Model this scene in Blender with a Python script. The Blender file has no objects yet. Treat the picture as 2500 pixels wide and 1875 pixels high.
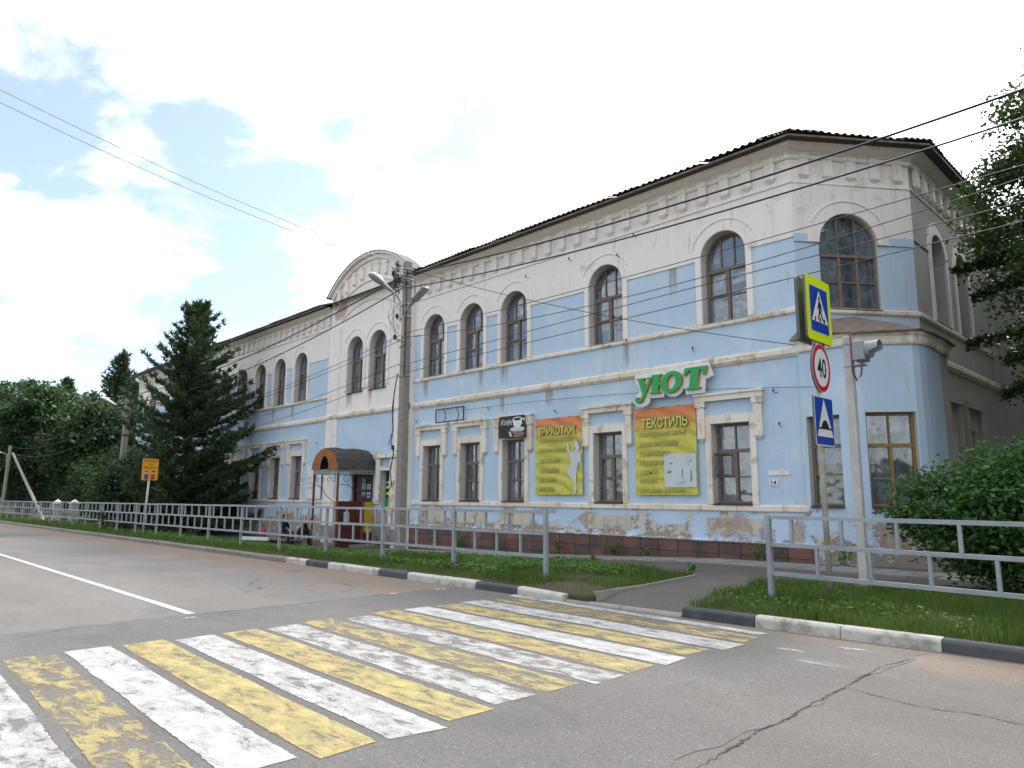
import bpy, math, random
import numpy as np
from mathutils import Matrix, Vector

random.seed(7)
rng = np.random.default_rng(11)
PI = math.pi
SC = bpy.context.scene
COL = SC.collection

# ------------------------------------------------------------------ camera
CAMZ = 1.55
pitch, yaw, roll = 0.158357, 0.767498, 0.0061937
fw = Vector((-math.cos(yaw) * math.cos(pitch), math.sin(yaw) * math.cos(pitch), math.sin(pitch)))
rt = Vector((math.sin(yaw), math.cos(yaw), 0))
up = rt.cross(fw)
rt2 = rt * math.cos(roll) + up * math.sin(roll)
up2 = up * math.cos(roll) - rt * math.sin(roll)
cam = bpy.data.cameras.new('camera')
cam.sensor_width = 36.0
cam.lens = 24.925
cam.clip_end = 4000
camo = bpy.data.objects.new('camera', cam)
COL.objects.link(camo)
camo.matrix_world = Matrix(((rt2.x, up2.x, -fw.x, 0), (rt2.y, up2.y, -fw.y, 0), (rt2.z, up2.z, -fw.z, CAMZ), (0, 0, 0, 1)))
SC.camera = camo

# ------------------------------------------------------------------ light
SUN = Vector((-0.10, 0.69, 0.76)).normalized()
SUN_EL = math.asin(SUN.z)
SUN_ROT = math.atan2(SUN.x, SUN.y)
world = bpy.data.worlds.new('World')
SC.world = world
world.use_nodes = True


class NT:
    """small helper round a node tree"""
    def __init__(s, tree):
        s.t = tree
        s.N = tree.nodes
        s.L = tree.links

    def put(s, sock, v):
        if hasattr(v, 'is_output') or isinstance(v, bpy.types.NodeSocket):
            s.L.new(v, sock)
        elif isinstance(v, (tuple, list)):
            if len(v) == 3 and len(sock.default_value) == 4:
                v = tuple(v) + (1,)
            sock.default_value = v
        else:
            sock.default_value = v

    def node(s, typ, props=None, **ins):
        n = s.N.new(typ)
        for k, v in (props or {}).items():
            setattr(n, k, v)
        for k, v in ins.items():
            s.put(n.inputs[k.replace('_', ' ')], v)
        return n

    def math(s, op, a, b=0.0, c=None, clamp=False):
        n = s.N.new('ShaderNodeMath')
        n.operation = op
        n.use_clamp = clamp
        s.put(n.inputs[0], a)
        s.put(n.inputs[1], b)
        if c is not None:
            s.put(n.inputs[2], c)
        return n.outputs[0]

    def noise(s, vec, scale, detail=4.0, rough=0.55, dist=0.0):
        n = s.N.new('ShaderNodeTexNoise')
        if vec is not None:
            s.put(n.inputs['Vector'], vec)
        n.inputs['Scale'].default_value = scale
        n.inputs['Detail'].default_value = detail
        n.inputs['Roughness'].default_value = rough
        n.inputs['Distortion'].default_value = dist
        return n.outputs['Fac']

    def ramp(s, fac, lo, hi):
        n = s.N.new('ShaderNodeMapRange')
        n.interpolation_type = 'SMOOTHSTEP'
        s.put(n.inputs[0], fac)
        s.put(n.inputs[1], lo)
        s.put(n.inputs[2], hi)
        return n.outputs[0]

    def mix(s, fac, a, b, mode='MIX'):
        n = s.N.new('ShaderNodeMix')
        n.data_type = 'RGBA'
        n.blend_type = mode
        s.put(n.inputs[0], fac)
        s.put(n.inputs[6], a)
        s.put(n.inputs[7], b)
        return n.outputs[2]

    def vmul(s, vec, v):
        n = s.N.new('ShaderNodeVectorMath')
        n.operation = 'MULTIPLY'
        s.put(n.inputs[0], vec)
        s.put(n.inputs[1], v)
        return n.outputs[0]

    def pos(s):
        return s.N.new('ShaderNodeNewGeometry').outputs['Position']

    def sep(s, vec):
        n = s.N.new('ShaderNodeSeparateXYZ')
        s.put(n.inputs[0], vec)
        return n.outputs

    def comb(s, x, y, z):
        n = s.N.new('ShaderNodeCombineXYZ')
        s.put(n.inputs[0], x)
        s.put(n.inputs[1], y)
        s.put(n.inputs[2], z)
        return n.outputs[0]

    def rnd(s):
        return s.N.new('ShaderNodeObjectInfo').outputs['Random']


# sky: Nishita blue broken by a broad field of thin bright cloud over the whole dome
W = NT(world.node_tree)
W.N.clear()
sky = W.N.new('ShaderNodeTexSky')
sky.sky_type = 'NISHITA'
sky.sun_disc = False
sky.sun_elevation = SUN_EL
sky.sun_rotation = SUN_ROT
sky.altitude = 150
sky.air_density = 1.0
sky.dust_density = 1.2
sky.ozone_density = 1.3
tc = W.N.new('ShaderNodeTexCoord').outputs['Generated']
sx, sy, sz = W.sep(tc)
den = W.math('ADD', W.math('MAXIMUM', sz, 0.0), 0.22)
uv = W.comb(W.math('DIVIDE', sx, den), W.math('DIVIDE', sy, den), 3.4)
n1 = W.noise(uv, 2.0, 10.0, 0.58, 0.3)
n2 = W.noise(uv, 0.7, 4.0, 0.5, 0.1)
nn = W.math('ADD', W.math('MULTIPLY', n1, 0.72), W.math('MULTIPLY', n2, 0.28))
dt = W.N.new('ShaderNodeVectorMath')
dt.operation = 'DOT_PRODUCT'
W.L.new(tc, dt.inputs[0])
dt.inputs[1].default_value = SUN
sunny = W.math('MAXIMUM', dt.outputs['Value'], 0.0)
glow = W.math('POWER', sunny, 4.0)
cover = W.math('ADD', W.math('MULTIPLY', W.ramp(W.math('ADD', nn, W.math('MULTIPLY', glow, 0.13)), 0.465, 0.57), 0.88), 0.12)
bg_sky = W.node('ShaderNodeBackground')
W.L.new(sky.outputs[0], bg_sky.inputs['Color'])
bg_sky.inputs['Strength'].default_value = 0.076
bg_cl = W.node('ShaderNodeBackground')
bg_cl.inputs['Color'].default_value = (0.97, 0.985, 1.0, 1)
W.L.new(W.math('ADD', W.math('MULTIPLY', glow, 0.7), 0.62), bg_cl.inputs['Strength'])
mx = W.N.new('ShaderNodeMixShader')
W.L.new(W.math('MULTIPLY', cover, 0.96), mx.inputs[0])
W.L.new(bg_sky.outputs[0], mx.inputs[1])
W.L.new(bg_cl.outputs[0], mx.inputs[2])
wo = W.N.new('ShaderNodeOutputWorld')
W.L.new(mx.outputs[0], wo.inputs['Surface'])

sl = bpy.data.lights.new('sun', 'SUN')
sl.energy = 1.4
sl.angle = math.radians(10)
sl.color = (1.0, 0.955, 0.89)
so = bpy.data.objects.new('sun', sl)
COL.objects.link(so)
so.location = (5, 40, 60)
so.rotation_euler = SUN.to_track_quat('Z', 'Y').to_euler()

SC.view_settings.view_transform = 'Standard'
SC.view_settings.look = 'None'
SC.view_settings.gamma = 1
SC.view_settings.use_curve_mapping = False
SC.view_settings.exposure = 1.7
try:
    SC.cycles.max_bounces = 7
    SC.cycles.transparent_max_bounces = 12
    SC.cycles.sample_clamp_indirect = 6
except Exception:
    pass


# ------------------------------------------------------------------ mesh helpers
class MB:
    def __init__(s):
        s.v, s.f, s.m = [], [], []

    def quad(s, a, b, c, d, m=0):
        n = len(s.v)
        s.v += [a, b, c, d]
        s.f.append((n, n + 1, n + 2, n + 3))
        s.m.append(m)

    def poly(s, pts, m=0):
        n = len(s.v)
        s.v += list(pts)
        s.f.append(tuple(range(n, n + len(pts))))
        s.m.append(m)

    def box(s, x0, x1, y0, y1, z0, z1, m=0, T=None):
        c = [(x0, y0, z0), (x1, y0, z0), (x1, y1, z0), (x0, y1, z0), (x0, y0, z1), (x1, y0, z1), (x1, y1, z1), (x0, y1, z1)]
        if T is not None:
            c = [T(*p) for p in c]
        n = len(s.v)
        s.v += c
        for f in ((0, 3, 2, 1), (4, 5, 6, 7), (0, 1, 5, 4), (1, 2, 6, 5), (2, 3, 7, 6), (3, 0, 4, 7)):
            s.f.append(tuple(n + i for i in f))
            s.m.append(m)

    def prism(s, pts, fa, fb, m=0, mside=None):
        """extrude outline pts: fa, fb map a 2-D point to 3-D front and back"""
        k = len(pts)
        n = len(s.v)
        s.v += [fa(*p) for p in pts] + [fb(*p) for p in pts]
        s.f.append(tuple(range(n, n + k)))
        s.m.append(m)
        s.f.append(tuple(range(n + 2 * k - 1, n + k - 1, -1)))
        s.m.append(m)
        for i in range(k):
            j = (i + 1) % k
            s.f.append((n + i, n + k + i, n + k + j, n + j))
            s.m.append(m if mside is None else mside)

    def tube(s, pts, r, n=6, m=0, cap=True):
        pts = [Vector(p) for p in pts]
        rs = r if isinstance(r, (list, tuple)) else [r] * len(pts)
        base = len(s.v)
        for i, p in enumerate(pts):
            t = (pts[min(i + 1, len(pts) - 1)] - pts[max(i - 1, 0)]).normalized()
            a = Vector((0, 0, 1)) if abs(t.z) < 0.9 else Vector((1, 0, 0))
            u = t.cross(a).normalized()
            w = t.cross(u)
            for k in range(n):
                an = 2 * PI * k / n
                s.v.append(tuple(p + (u * math.cos(an) + w * math.sin(an)) * rs[i]))
        for i in range(len(pts) - 1):
            for k in range(n):
                a, b = base + i * n + k, base + i * n + (k + 1) % n
                s.f.append((a, b, b + n, a + n))
                s.m.append(m)
        if cap:
            s.f.append(tuple(base + k for k in range(n))[::-1])
            s.m.append(m)
            e = base + (len(pts) - 1) * n
            s.f.append(tuple(e + k for k in range(n)))
            s.m.append(m)

    def mesh(s, name, mats, smooth=False):
        me = bpy.data.meshes.new(name)
        me.from_pydata(s.v, [], s.f)
        for mt in (mats if isinstance(mats, (list, tuple)) else [mats]):
            me.materials.append(mt)
        me.polygons.foreach_set('material_index', s.m)
        if smooth:
            me.polygons.foreach_set('use_smooth', [True] * len(s.f))
        me.update()
        return me

    def build(s, name, mats, parent=None, smooth=False, bevel=0.0):
        o = link(name, s.mesh(name, mats, smooth), parent)
        if bevel:
            b = o.modifiers.new('bevel', 'BEVEL')
            b.width = bevel
            b.segments = 1
            b.limit_method = 'ANGLE'
        return o


def link(name, data, parent=None, M=None, rel=False):
    """link an object; mesh in world coordinates unless M (its world matrix) is given; rel: M is relative to the parent"""
    o = bpy.data.objects.new(name, data)
    COL.objects.link(o)
    if parent is not None:
        o.parent = parent
        if not rel:
            pm = PW[parent.name]
            o.matrix_parent_inverse = pm.inverted()
    if M is not None:
        o.matrix_basis = M
    if rel:
        PW[o.name] = (PW.get(parent.name) or parent.matrix_world) @ (M or Matrix())
    else:
        PW[o.name] = (M or Matrix()).copy()
    return o


PW = {}


def empty(name, loc, label, cat, group=None):
    o = bpy.data.objects.new(name, None)
    o.empty_display_size = 0.2
    COL.objects.link(o)
    o.matrix_world = Matrix.Translation(loc)
    PW[o.name] = o.matrix_world.copy()
    return tag(o, label, cat, group)


def tag(o, label=None, cat=None, group=None, kind=None):
    for k, v in (('label', label), ('category', cat), ('group', group), ('kind', kind)):
        if v:
            o[k] = v
    return o


def npmesh(name, V, F, mats, mi=None, smooth=False):
    """big mesh from numpy arrays; F is (n, k)"""
    me = bpy.data.meshes.new(name)
    n, k = F.shape
    me.vertices.add(len(V))
    me.vertices.foreach_set('co', np.ascontiguousarray(V, dtype=np.float32).ravel())
    me.loops.add(n * k)
    me.loops.foreach_set('vertex_index', np.ascontiguousarray(F, dtype=np.int32).ravel())
    me.polygons.add(n)
    me.polygons.foreach_set('loop_start', np.arange(0, n * k, k, dtype=np.int32))
    me.polygons.foreach_set('loop_total', np.full(n, k, dtype=np.int32))
    for mt in (mats if isinstance(mats, (list, tuple)) else [mats]):
        me.materials.append(mt)
    if mi is not None:
        me.polygons.foreach_set('material_index', np.ascontiguousarray(mi, dtype=np.int32))
    if smooth:
        me.polygons.foreach_set('use_smooth', np.ones(n, dtype=bool))
    me.update(calc_edges=True)
    return me


# ------------------------------------------------------------------ materials
def newmat(name):
    m = bpy.data.materials.new(name)
    m.use_nodes = True
    t = NT(m.node_tree)
    b = m.node_tree.nodes['Principled BSDF']
    return m, t, b


def bump(t, b, h, strength=0.3, dist=0.02):
    n = t.N.new('ShaderNodeBump')
    n.inputs['Strength'].default_value = strength
    n.inputs['Distance'].default_value = dist
    t.put(n.inputs['Height'], h)
    t.L.new(n.outputs[0], b.inputs['Normal'])


def simple(name, c, rough=0.6, var=0.18, scale=6.0, metal=0.0, bmp=0.15, spec=0.4, c2=None):
    """plain material with an uneven, slightly dirty colour"""
    m, t, b = newmat(name)
    p = t.pos()
    n = t.noise(p, scale, 6, 0.6)
    n2 = t.noise(p, scale * 6, 3, 0.6)
    d = c2 or tuple(x * (1 - 2 * var) for x in c)
    col = t.mix(t.ramp(n, 0.3, 0.75), c, d)
    col = t.mix(t.math('MULTIPLY', t.ramp(n2, 0.5, 0.8), 0.35), col, tuple(x * 0.6 for x in c))
    t.L.new(col, b.inputs['Base Color'])
    b.inputs['Roughness'].default_value = rough
    b.inputs['Metallic'].default_value = metal
    b.inputs['Specular IOR Level'].default_value = spec
    if bmp:
        bump(t, b, n2, bmp, 0.01)
    return m


def plaster(name, c1, c2, bare, patch=0.62, streak=0.35, fade=None):
    """limewash over old render: two tones, bare patches, run marks, fine pitting"""
    m, t, b = newmat(name)
    p = t.pos()
    big = t.noise(p, 0.55, 5, 0.6)
    mid = t.noise(p, 2.3, 9, 0.66, 0.4)
    fine = t.noise(p, 22, 5, 0.65)
    run = t.noise(t.vmul(p, (5.0, 5.0, 0.35)), 1.0, 5, 0.6)
    col = t.mix(t.ramp(big, 0.32, 0.7), c1, c2)
    if fade:
        col = t.mix(t.math('MULTIPLY', t.ramp(t.noise(p, 1.1, 6, 0.6), 0.5, 0.72), 0.7), col, fade)
    col = t.mix(t.math('MULTIPLY', t.ramp(run, 0.52, 0.74), streak), col, bare)
    col = t.mix(t.math('MULTIPLY', t.ramp(mid, patch, patch + 0.06), 0.75), col, bare)
    col = t.mix(t.math('MULTIPLY', t.ramp(mid, patch + 0.10, patch + 0.125), 0.8), col, (0.33, 0.29, 0.25))
    blot = t.noise(p, 6.5, 8, 0.72, 0.3)
    col = t.mix(t.math('MULTIPLY', t.ramp(blot, 0.56, 0.72), 0.32), col, bare)
    soot = t.noise(t.vmul(p, (9.0, 9.0, 0.8)), 1.0, 6, 0.65)
    col = t.mix(t.math('MULTIPLY', t.math('MULTIPLY', t.ramp(soot, 0.56, 0.72), t.ramp(big, 0.42, 0.6)), 0.5), col, (0.30, 0.255, 0.215))
    col = t.mix(t.math('MULTIPLY', t.ramp(fine, 0.55, 0.8), 0.25), col, tuple(x * 0.58 for x in c1))
    t.L.new(col, b.inputs['Base Color'])
    b.inputs['Roughness'].default_value = 0.92
    b.inputs['Specular IOR Level'].default_value = 0.2
    h = t.math('ADD', t.math('MULTIPLY', fine, 0.35), t.math('ADD', t.math('MULTIPLY', t.ramp(mid, patch, patch + 0.04), -0.5), t.math('MULTIPLY', big, 0.8)))
    bump(t, b, h, 0.45, 0.02)
    return m


BLUE = (0.44, 0.565, 0.695)
BLUE2 = (0.50, 0.61, 0.715)
WHITE = (0.78, 0.722, 0.672)
CREAM = (0.57, 0.505, 0.44)
m_blue = plaster('blue_limewash', BLUE, BLUE2, (0.55, 0.5, 0.46), 0.635, 0.42, (0.58, 0.65, 0.71))
m_white = plaster('white_limewash', WHITE, (0.81, 0.752, 0.70), (0.66, 0.555, 0.47), 0.60, 0.6)
m_trim = plaster('trim_limewash', (0.78, 0.725, 0.655), (0.70, 0.60, 0.475), (0.50, 0.37, 0.245), 0.55, 0.65)
m_reveal_shade = plaster('reveal_shade_limewash', (0.56, 0.54, 0.52), (0.5, 0.475, 0.45), (0.42, 0.37, 0.33), 0.66, 0.3)  # greyer copy of the wall white, with the shade of the recesses painted in


def m_plinth_make():
    m, t, b = newmat('peeling_plinth')
    p = t.pos()
    x, y, z = t.sep(p)
    big = t.noise(t.vmul(p, (0.8, 0.8, 1.6)), 1.2, 12, 0.72, 0.2)
    mid = t.noise(p, 3.6, 12, 0.76, 0.2)
    fine = t.noise(p, 24, 6, 0.75)
    low = t.math('MULTIPLY', t.ramp(z, 0.95, 0.35), 0.13)
    w1 = t.math('ADD', big, low)
    w2 = t.math('ADD', t.math('ADD', t.math('MULTIPLY', big, 0.5), t.math('MULTIPLY', mid, 0.55)), t.math('MULTIPLY', low, 0.8))
    col = t.mix(t.ramp(t.noise(p, 0.7, 4), 0.35, 0.65), (0.45, 0.57, 0.71), (0.52, 0.62, 0.74))
    col = t.mix(t.ramp(w1, 0.55, 0.565), col, (0.58, 0.53, 0.45))
    col = t.mix(t.ramp(w2, 0.585, 0.60), col, (0.32, 0.28, 0.245))
    col = t.mix(t.math('MULTIPLY', t.ramp(mid, 0.63, 0.65), t.ramp(w1, 0.5, 0.6)), col, (0.36, 0.115, 0.075))
    col = t.mix(t.math('MULTIPLY', t.ramp(fine, 0.5, 0.72), 0.4), col, (0.30, 0.27, 0.25))
    t.L.new(col, b.inputs['Base Color'])
    b.inputs['Roughness'].default_value = 0.95
    b.inputs['Specular IOR Level'].default_value = 0.15
    h = t.math('SUBTRACT', t.math('MULTIPLY', fine, 0.3), t.math('ADD', t.ramp(w1, 0.55, 0.57), t.ramp(w2, 0.585, 0.61)))
    bump(t, b, h, 0.6, 0.02)
    return m


m_plinth = m_plinth_make()


def pieces(name, c1, c2, c3, rough=0.85, scale=8.0, bmp=0.5):
    """material whose tone differs from piece to piece"""
    m, t, b = newmat(name)
    r = t.rnd()
    p = t.pos()
    n = t.noise(p, scale, 8, 0.65)
    n2 = t.noise(p, scale * 0.25, 5, 0.6)
    col = t.mix(r, c1, c2)
    col = t.mix(t.ramp(n2, 0.45, 0.7), col, c3)
    col = t.mix(t.math('MULTIPLY', t.ramp(n, 0.5, 0.75), 0.45), col, tuple(x * 0.55 for x in c3))
    t.L.new(col, b.inputs['Base Color'])
    b.inputs['Roughness'].default_value = rough
    b.inputs['Specular IOR Level'].default_value = 0.25
    bump(t, b, n, bmp, 0.01)
    return m


m_block = pieces('red_plinth_stone', (0.21, 0.105, 0.08), (0.10, 0.07, 0.065), (0.085, 0.068, 0.062))
m_slate = pieces('weathered_fibre_cement', (0.13, 0.13, 0.132), (0.18, 0.175, 0.172), (0.09, 0.092, 0.09))
m_paver = pieces('concrete_paver', (0.30, 0.285, 0.26), (0.25, 0.24, 0.225), (0.20, 0.19, 0.175))
m_kwhite = pieces('kerb_whitewash', (0.50, 0.485, 0.44), (0.45, 0.435, 0.38), (0.27, 0.245, 0.20), 0.9, 14)
m_kdark = pieces('kerb_dark_paint', (0.055, 0.06, 0.068), (0.075, 0.078, 0.085), (0.10, 0.098, 0.095), 0.8, 14)
m_kgrey = pieces('kerb_bare_concrete', (0.24, 0.215, 0.185), (0.20, 0.18, 0.155), (0.155, 0.135, 0.11), 0.9, 12)
m_wood = simple('old_brown_window_wood', (0.21, 0.155, 0.115), 0.8, 0.25, 9, c2=(0.16, 0.13, 0.11))
m_ochre = simple('ochre_window_paint', (0.30, 0.185, 0.062), 0.65, 0.22, 9, c2=(0.2, 0.115, 0.05))
m_inner = simple('pale_inner_casement', (0.62, 0.66, 0.66), 0.6, 0.1, 8)
m_eave = simple('dark_eave_board', (0.085, 0.065, 0.052), 0.85, 0.25, 7)
m_fasc = simple('weathered_fascia_board', (0.25, 0.19, 0.15), 0.85, 0.25, 7)
m_curt = simple('dusty_curtain', (0.72, 0.75, 0.77), 0.9, 0.15, 3)
m_curtd = simple('dim_curtain', (0.42, 0.47, 0.53), 0.9, 0.2, 2)
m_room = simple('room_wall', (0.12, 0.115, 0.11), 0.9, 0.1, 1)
m_steel = simple('grey_railing_paint', (0.285, 0.305, 0.325), 0.5, 0.12, 3, spec=0.5, bmp=0.08)
m_conc = simple('pole_concrete', (0.27, 0.245, 0.215), 0.9, 0.16, 7, c2=(0.2, 0.18, 0.155))
m_conc2 = simple('painted_signal_post', (0.50, 0.475, 0.45), 0.7, 0.1, 6)
m_black = simple('black_iron', (0.022, 0.022, 0.024), 0.6, 0.2, 8)
m_wire = simple('wire_sheath', (0.025, 0.025, 0.027), 0.6, 0.1, 3, bmp=0)
m_alu = simple('bare_aluminium_wire', (0.45, 0.45, 0.46), 0.4, 0.1, 3, metal=0.6, bmp=0)
m_galv = simple('galvanised_tube', (0.42, 0.42, 0.41), 0.5, 0.12, 6, metal=0.25)
m_ivory = simple('ivory_lamp_body', (0.62, 0.62, 0.58), 0.5, 0.08, 6)
m_lens = simple('dull_lamp_glass', (0.40, 0.40, 0.36), 0.25, 0.1, 5)
m_grey = simple('grey_lamp_body', (0.33, 0.35, 0.37), 0.5, 0.08, 6)
m_rust = simple('rust_orange_sheet', (0.36, 0.12, 0.032), 0.75, 0.22, 5, c2=(0.24, 0.085, 0.035))
m_felt = simple('tarred_sheet', (0.05, 0.046, 0.043), 0.8, 0.25, 6, c2=(0.09, 0.082, 0.075))
m_maroon = simple('maroon_door_paint', (0.075, 0.018, 0.016), 0.5, 0.2, 5)
m_brownp = simple('rusty_brown_post', (0.20, 0.075, 0.038), 0.7, 0.2, 7)
m_yel = simple('mustard_sheet', (0.50, 0.36, 0.025), 0.6, 0.12, 6)
m_paper = simple('posters_paper', (0.55, 0.56, 0.58), 0.8, 0.12, 9, bmp=0)
m_green = simple('sign_green', (0.008, 0.34, 0.07), 0.35, 0.04, 5, bmp=0)
m_gold = simple('sign_gold_edge', (0.45, 0.26, 0.02), 0.45, 0.06, 5, bmp=0)
m_signw = simple('sign_white', (0.72, 0.74, 0.73), 0.45, 0.04, 5, bmp=0)
m_lime = simple('fluorescent_yellow_sheet', (0.66, 0.80, 0.005), 0.4, 0.03, 3, bmp=0)
m_sblue = simple('sign_blue', (0.012, 0.055, 0.37), 0.4, 0.05, 3, bmp=0)
m_sred = simple('sign_red', (0.55, 0.015, 0.03), 0.4, 0.05, 3, bmp=0)
m_sblk = simple('sign_black', (0.012, 0.012, 0.014), 0.5, 0.05, 3, bmp=0)
m_sback = simple('sign_back', (0.12, 0.125, 0.135), 0.5, 0.1, 4, metal=0.3, bmp=0)
m_amber = simple('sign_amber', (0.62, 0.29, 0.006), 0.5, 0.05, 4, bmp=0)
m_choc = simple('chocolate_print', (0.022, 0.012, 0.012), 0.5, 0.3, 5, bmp=0)
m_cloth = simple('black_cloth', (0.013, 0.013, 0.018), 0.9, 0.2, 9)
m_navy = simple('navy_cloth', (0.016, 0.018, 0.034), 0.9, 0.2, 9)
m_skin = simple('skin', (0.42, 0.23, 0.16), 0.6, 0.08, 9, bmp=0)
m_hair = simple('dark_hair', (0.02, 0.015, 0.012), 0.8, 0.2, 30)
m_hair2 = simple('greying_fair_hair', (0.20, 0.145, 0.105), 0.8, 0.2, 30)
m_red = simple('red_bag_fabric', (0.45, 0.02, 0.04), 0.7, 0.12, 6)
m_bark = simple('grey_brown_bark', (0.085, 0.065, 0.05), 0.95, 0.3, 10, bmp=0.6)
m_barkp = simple('pine_bark', (0.11, 0.065, 0.045), 0.95, 0.3, 10, bmp=0.6)
m_side_shade = plaster('side_shade_limewash', (0.40, 0.385, 0.36), (0.33, 0.315, 0.29), (0.36, 0.32, 0.28), 0.63, 0.4)  # side plaster darkened: the tree shade is put into its colour


def m_glass_make():
    m, t, b = newmat('old_window_glass')
    t.N.remove(b)
    out = t.N['Material Output']
    p = t.pos()
    rn = t.rnd()
    vv = t.N.new('ShaderNodeVectorMath')
    vv.operation = 'ADD'
    t.L.new(p, vv.inputs[0])
    t.L.new(t.comb(t.math('MULTIPLY', rn, 37.0), t.math('MULTIPLY', rn, 11.0), 0.0), vv.inputs[1])
    wav = t.noise(vv.outputs[0], 1.6, 2, 0.5)
    bn = t.N.new('ShaderNodeBump')
    bn.inputs['Strength'].default_value = 0.25
    bn.inputs['Distance'].default_value = 0.08
    t.L.new(wav, bn.inputs['Height'])
    tr = t.node('ShaderNodeBsdfTransparent', Color=(0.74, 0.79, 0.83))
    gl = t.node('ShaderNodeBsdfGlossy', Color=(0.9, 0.93, 0.97), Roughness=0.04)
    t.L.new(bn.outputs[0], gl.inputs['Normal'])
    di = t.node('ShaderNodeBsdfDiffuse', Color=(0.30, 0.34, 0.39))
    fr = t.N.new('ShaderNodeFresnel')
    fr.inputs['IOR'].default_value = 1.55
    a = t.N.new('ShaderNodeMixShader')
    t.L.new(t.math('ADD', t.math('MULTIPLY', fr.outputs[0], 1.5), 0.10, clamp=True), a.inputs[0])
    t.L.new(tr.outputs[0], a.inputs[1])
    t.L.new(gl.outputs[0], a.inputs[2])
    c = t.N.new('ShaderNodeMixShader')
    t.L.new(t.math('ADD', t.math('MULTIPLY', t.ramp(t.noise(p, 5, 5, 0.6), 0.35, 0.8), 0.35), t.math('MULTIPLY', rn, 0.28)), c.inputs[0])
    t.L.new(a.outputs[0], c.inputs[1])
    t.L.new(di.outputs[0], c.inputs[2])
    t.L.new(c.outputs[0], out.inputs['Surface'])
    return m


m_glass = m_glass_make()


def leafmat(name, c1, c2, c3, trans=0.35, rough=0.5, scale=0.9):
    """foliage: tone differs clump by clump; thin leaves let light through"""
    m, t, b = newmat(name)
    out = t.N['Material Output']
    p = t.pos()
    n = t.noise(p, scale, 4, 0.6)
    n2 = t.noise(p, scale * 9, 3, 0.6)
    col = t.mix(t.ramp(n, 0.35, 0.68), c1, c2)
    col = t.mix(t.math('MULTIPLY', t.ramp(n2, 0.5, 0.75), 0.6), col, c3)
    t.L.new(col, b.inputs['Base Color'])
    b.inputs['Roughness'].default_value = rough
    b.inputs['Specular IOR Level'].default_value = 0.3
    tl = t.N.new('ShaderNodeBsdfTranslucent')
    t.L.new(t.mix(0.5, col, (c3[0] * 1.3, c3[1] * 1.5, c3[2] * 0.6)), tl.inputs['Color'])
    mxs = t.N.new('ShaderNodeMixShader')
    mxs.inputs[0].default_value = trans
    t.L.new(b.outputs[0], mxs.inputs[1])
    t.L.new(tl.outputs[0], mxs.inputs[2])
    t.L.new(mxs.outputs[0], out.inputs['Surface'])
    return m


m_needle = leafmat('spruce_needles', (0.040, 0.070, 0.032), (0.058, 0.095, 0.045), (0.09, 0.125, 0.066), 0.12)
m_needle2 = leafmat('far_conifer_needles', (0.028, 0.054, 0.030), (0.046, 0.080, 0.042), (0.07, 0.105, 0.06), 0.15, scale=0.4)
m_leafd = leafmat('dark_broad_leaves', (0.024, 0.050, 0.022), (0.042, 0.078, 0.030), (0.066, 0.11, 0.04), 0.3, scale=0.4)
m_leafr = leafmat('elm_leaves', (0.022, 0.044, 0.018), (0.034, 0.064, 0.022), (0.058, 0.095, 0.026), 0.35)
m_leafb = leafmat('lilac_leaves', (0.035, 0.092, 0.026), (0.055, 0.13, 0.034), (0.085, 0.165, 0.045), 0.3, 0.6)
m_grass = leafmat('verge_grass', (0.048, 0.10, 0.017), (0.078, 0.145, 0.025), (0.15, 0.16, 0.055), 0.35, 0.6, 0.7)
m_weed = leafmat('broad_weeds', (0.07, 0.15, 0.034), (0.105, 0.20, 0.046), (0.14, 0.235, 0.065), 0.35, 0.55, 1.1)


def m_ground_make(name, c1, c2, c3):
    m, t, b = newmat(name)
    p = t.pos()
    n = t.noise(p, 0.8, 8, 0.65)
    f = t.noise(p, 25, 5, 0.7)
    col = t.mix(t.ramp(n, 0.4, 0.65), c1, c2)
    col = t.mix(t.math('MULTIPLY', t.ramp(f, 0.5, 0.75), 0.6), col, c3)
    t.L.new(col, b.inputs['Base Color'])
    b.inputs['Roughness'].default_value = 0.95
    b.inputs['Specular IOR Level'].default_value = 0.15
    bump(t, b, t.math('ADD', n, t.math('MULTIPLY', f, 0.3)), 0.6, 0.04)
    return m


m_soil = m_ground_make('soil_and_turf', (0.062, 0.066, 0.03), (0.09, 0.07, 0.05), (0.05, 0.06, 0.022))


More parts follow.
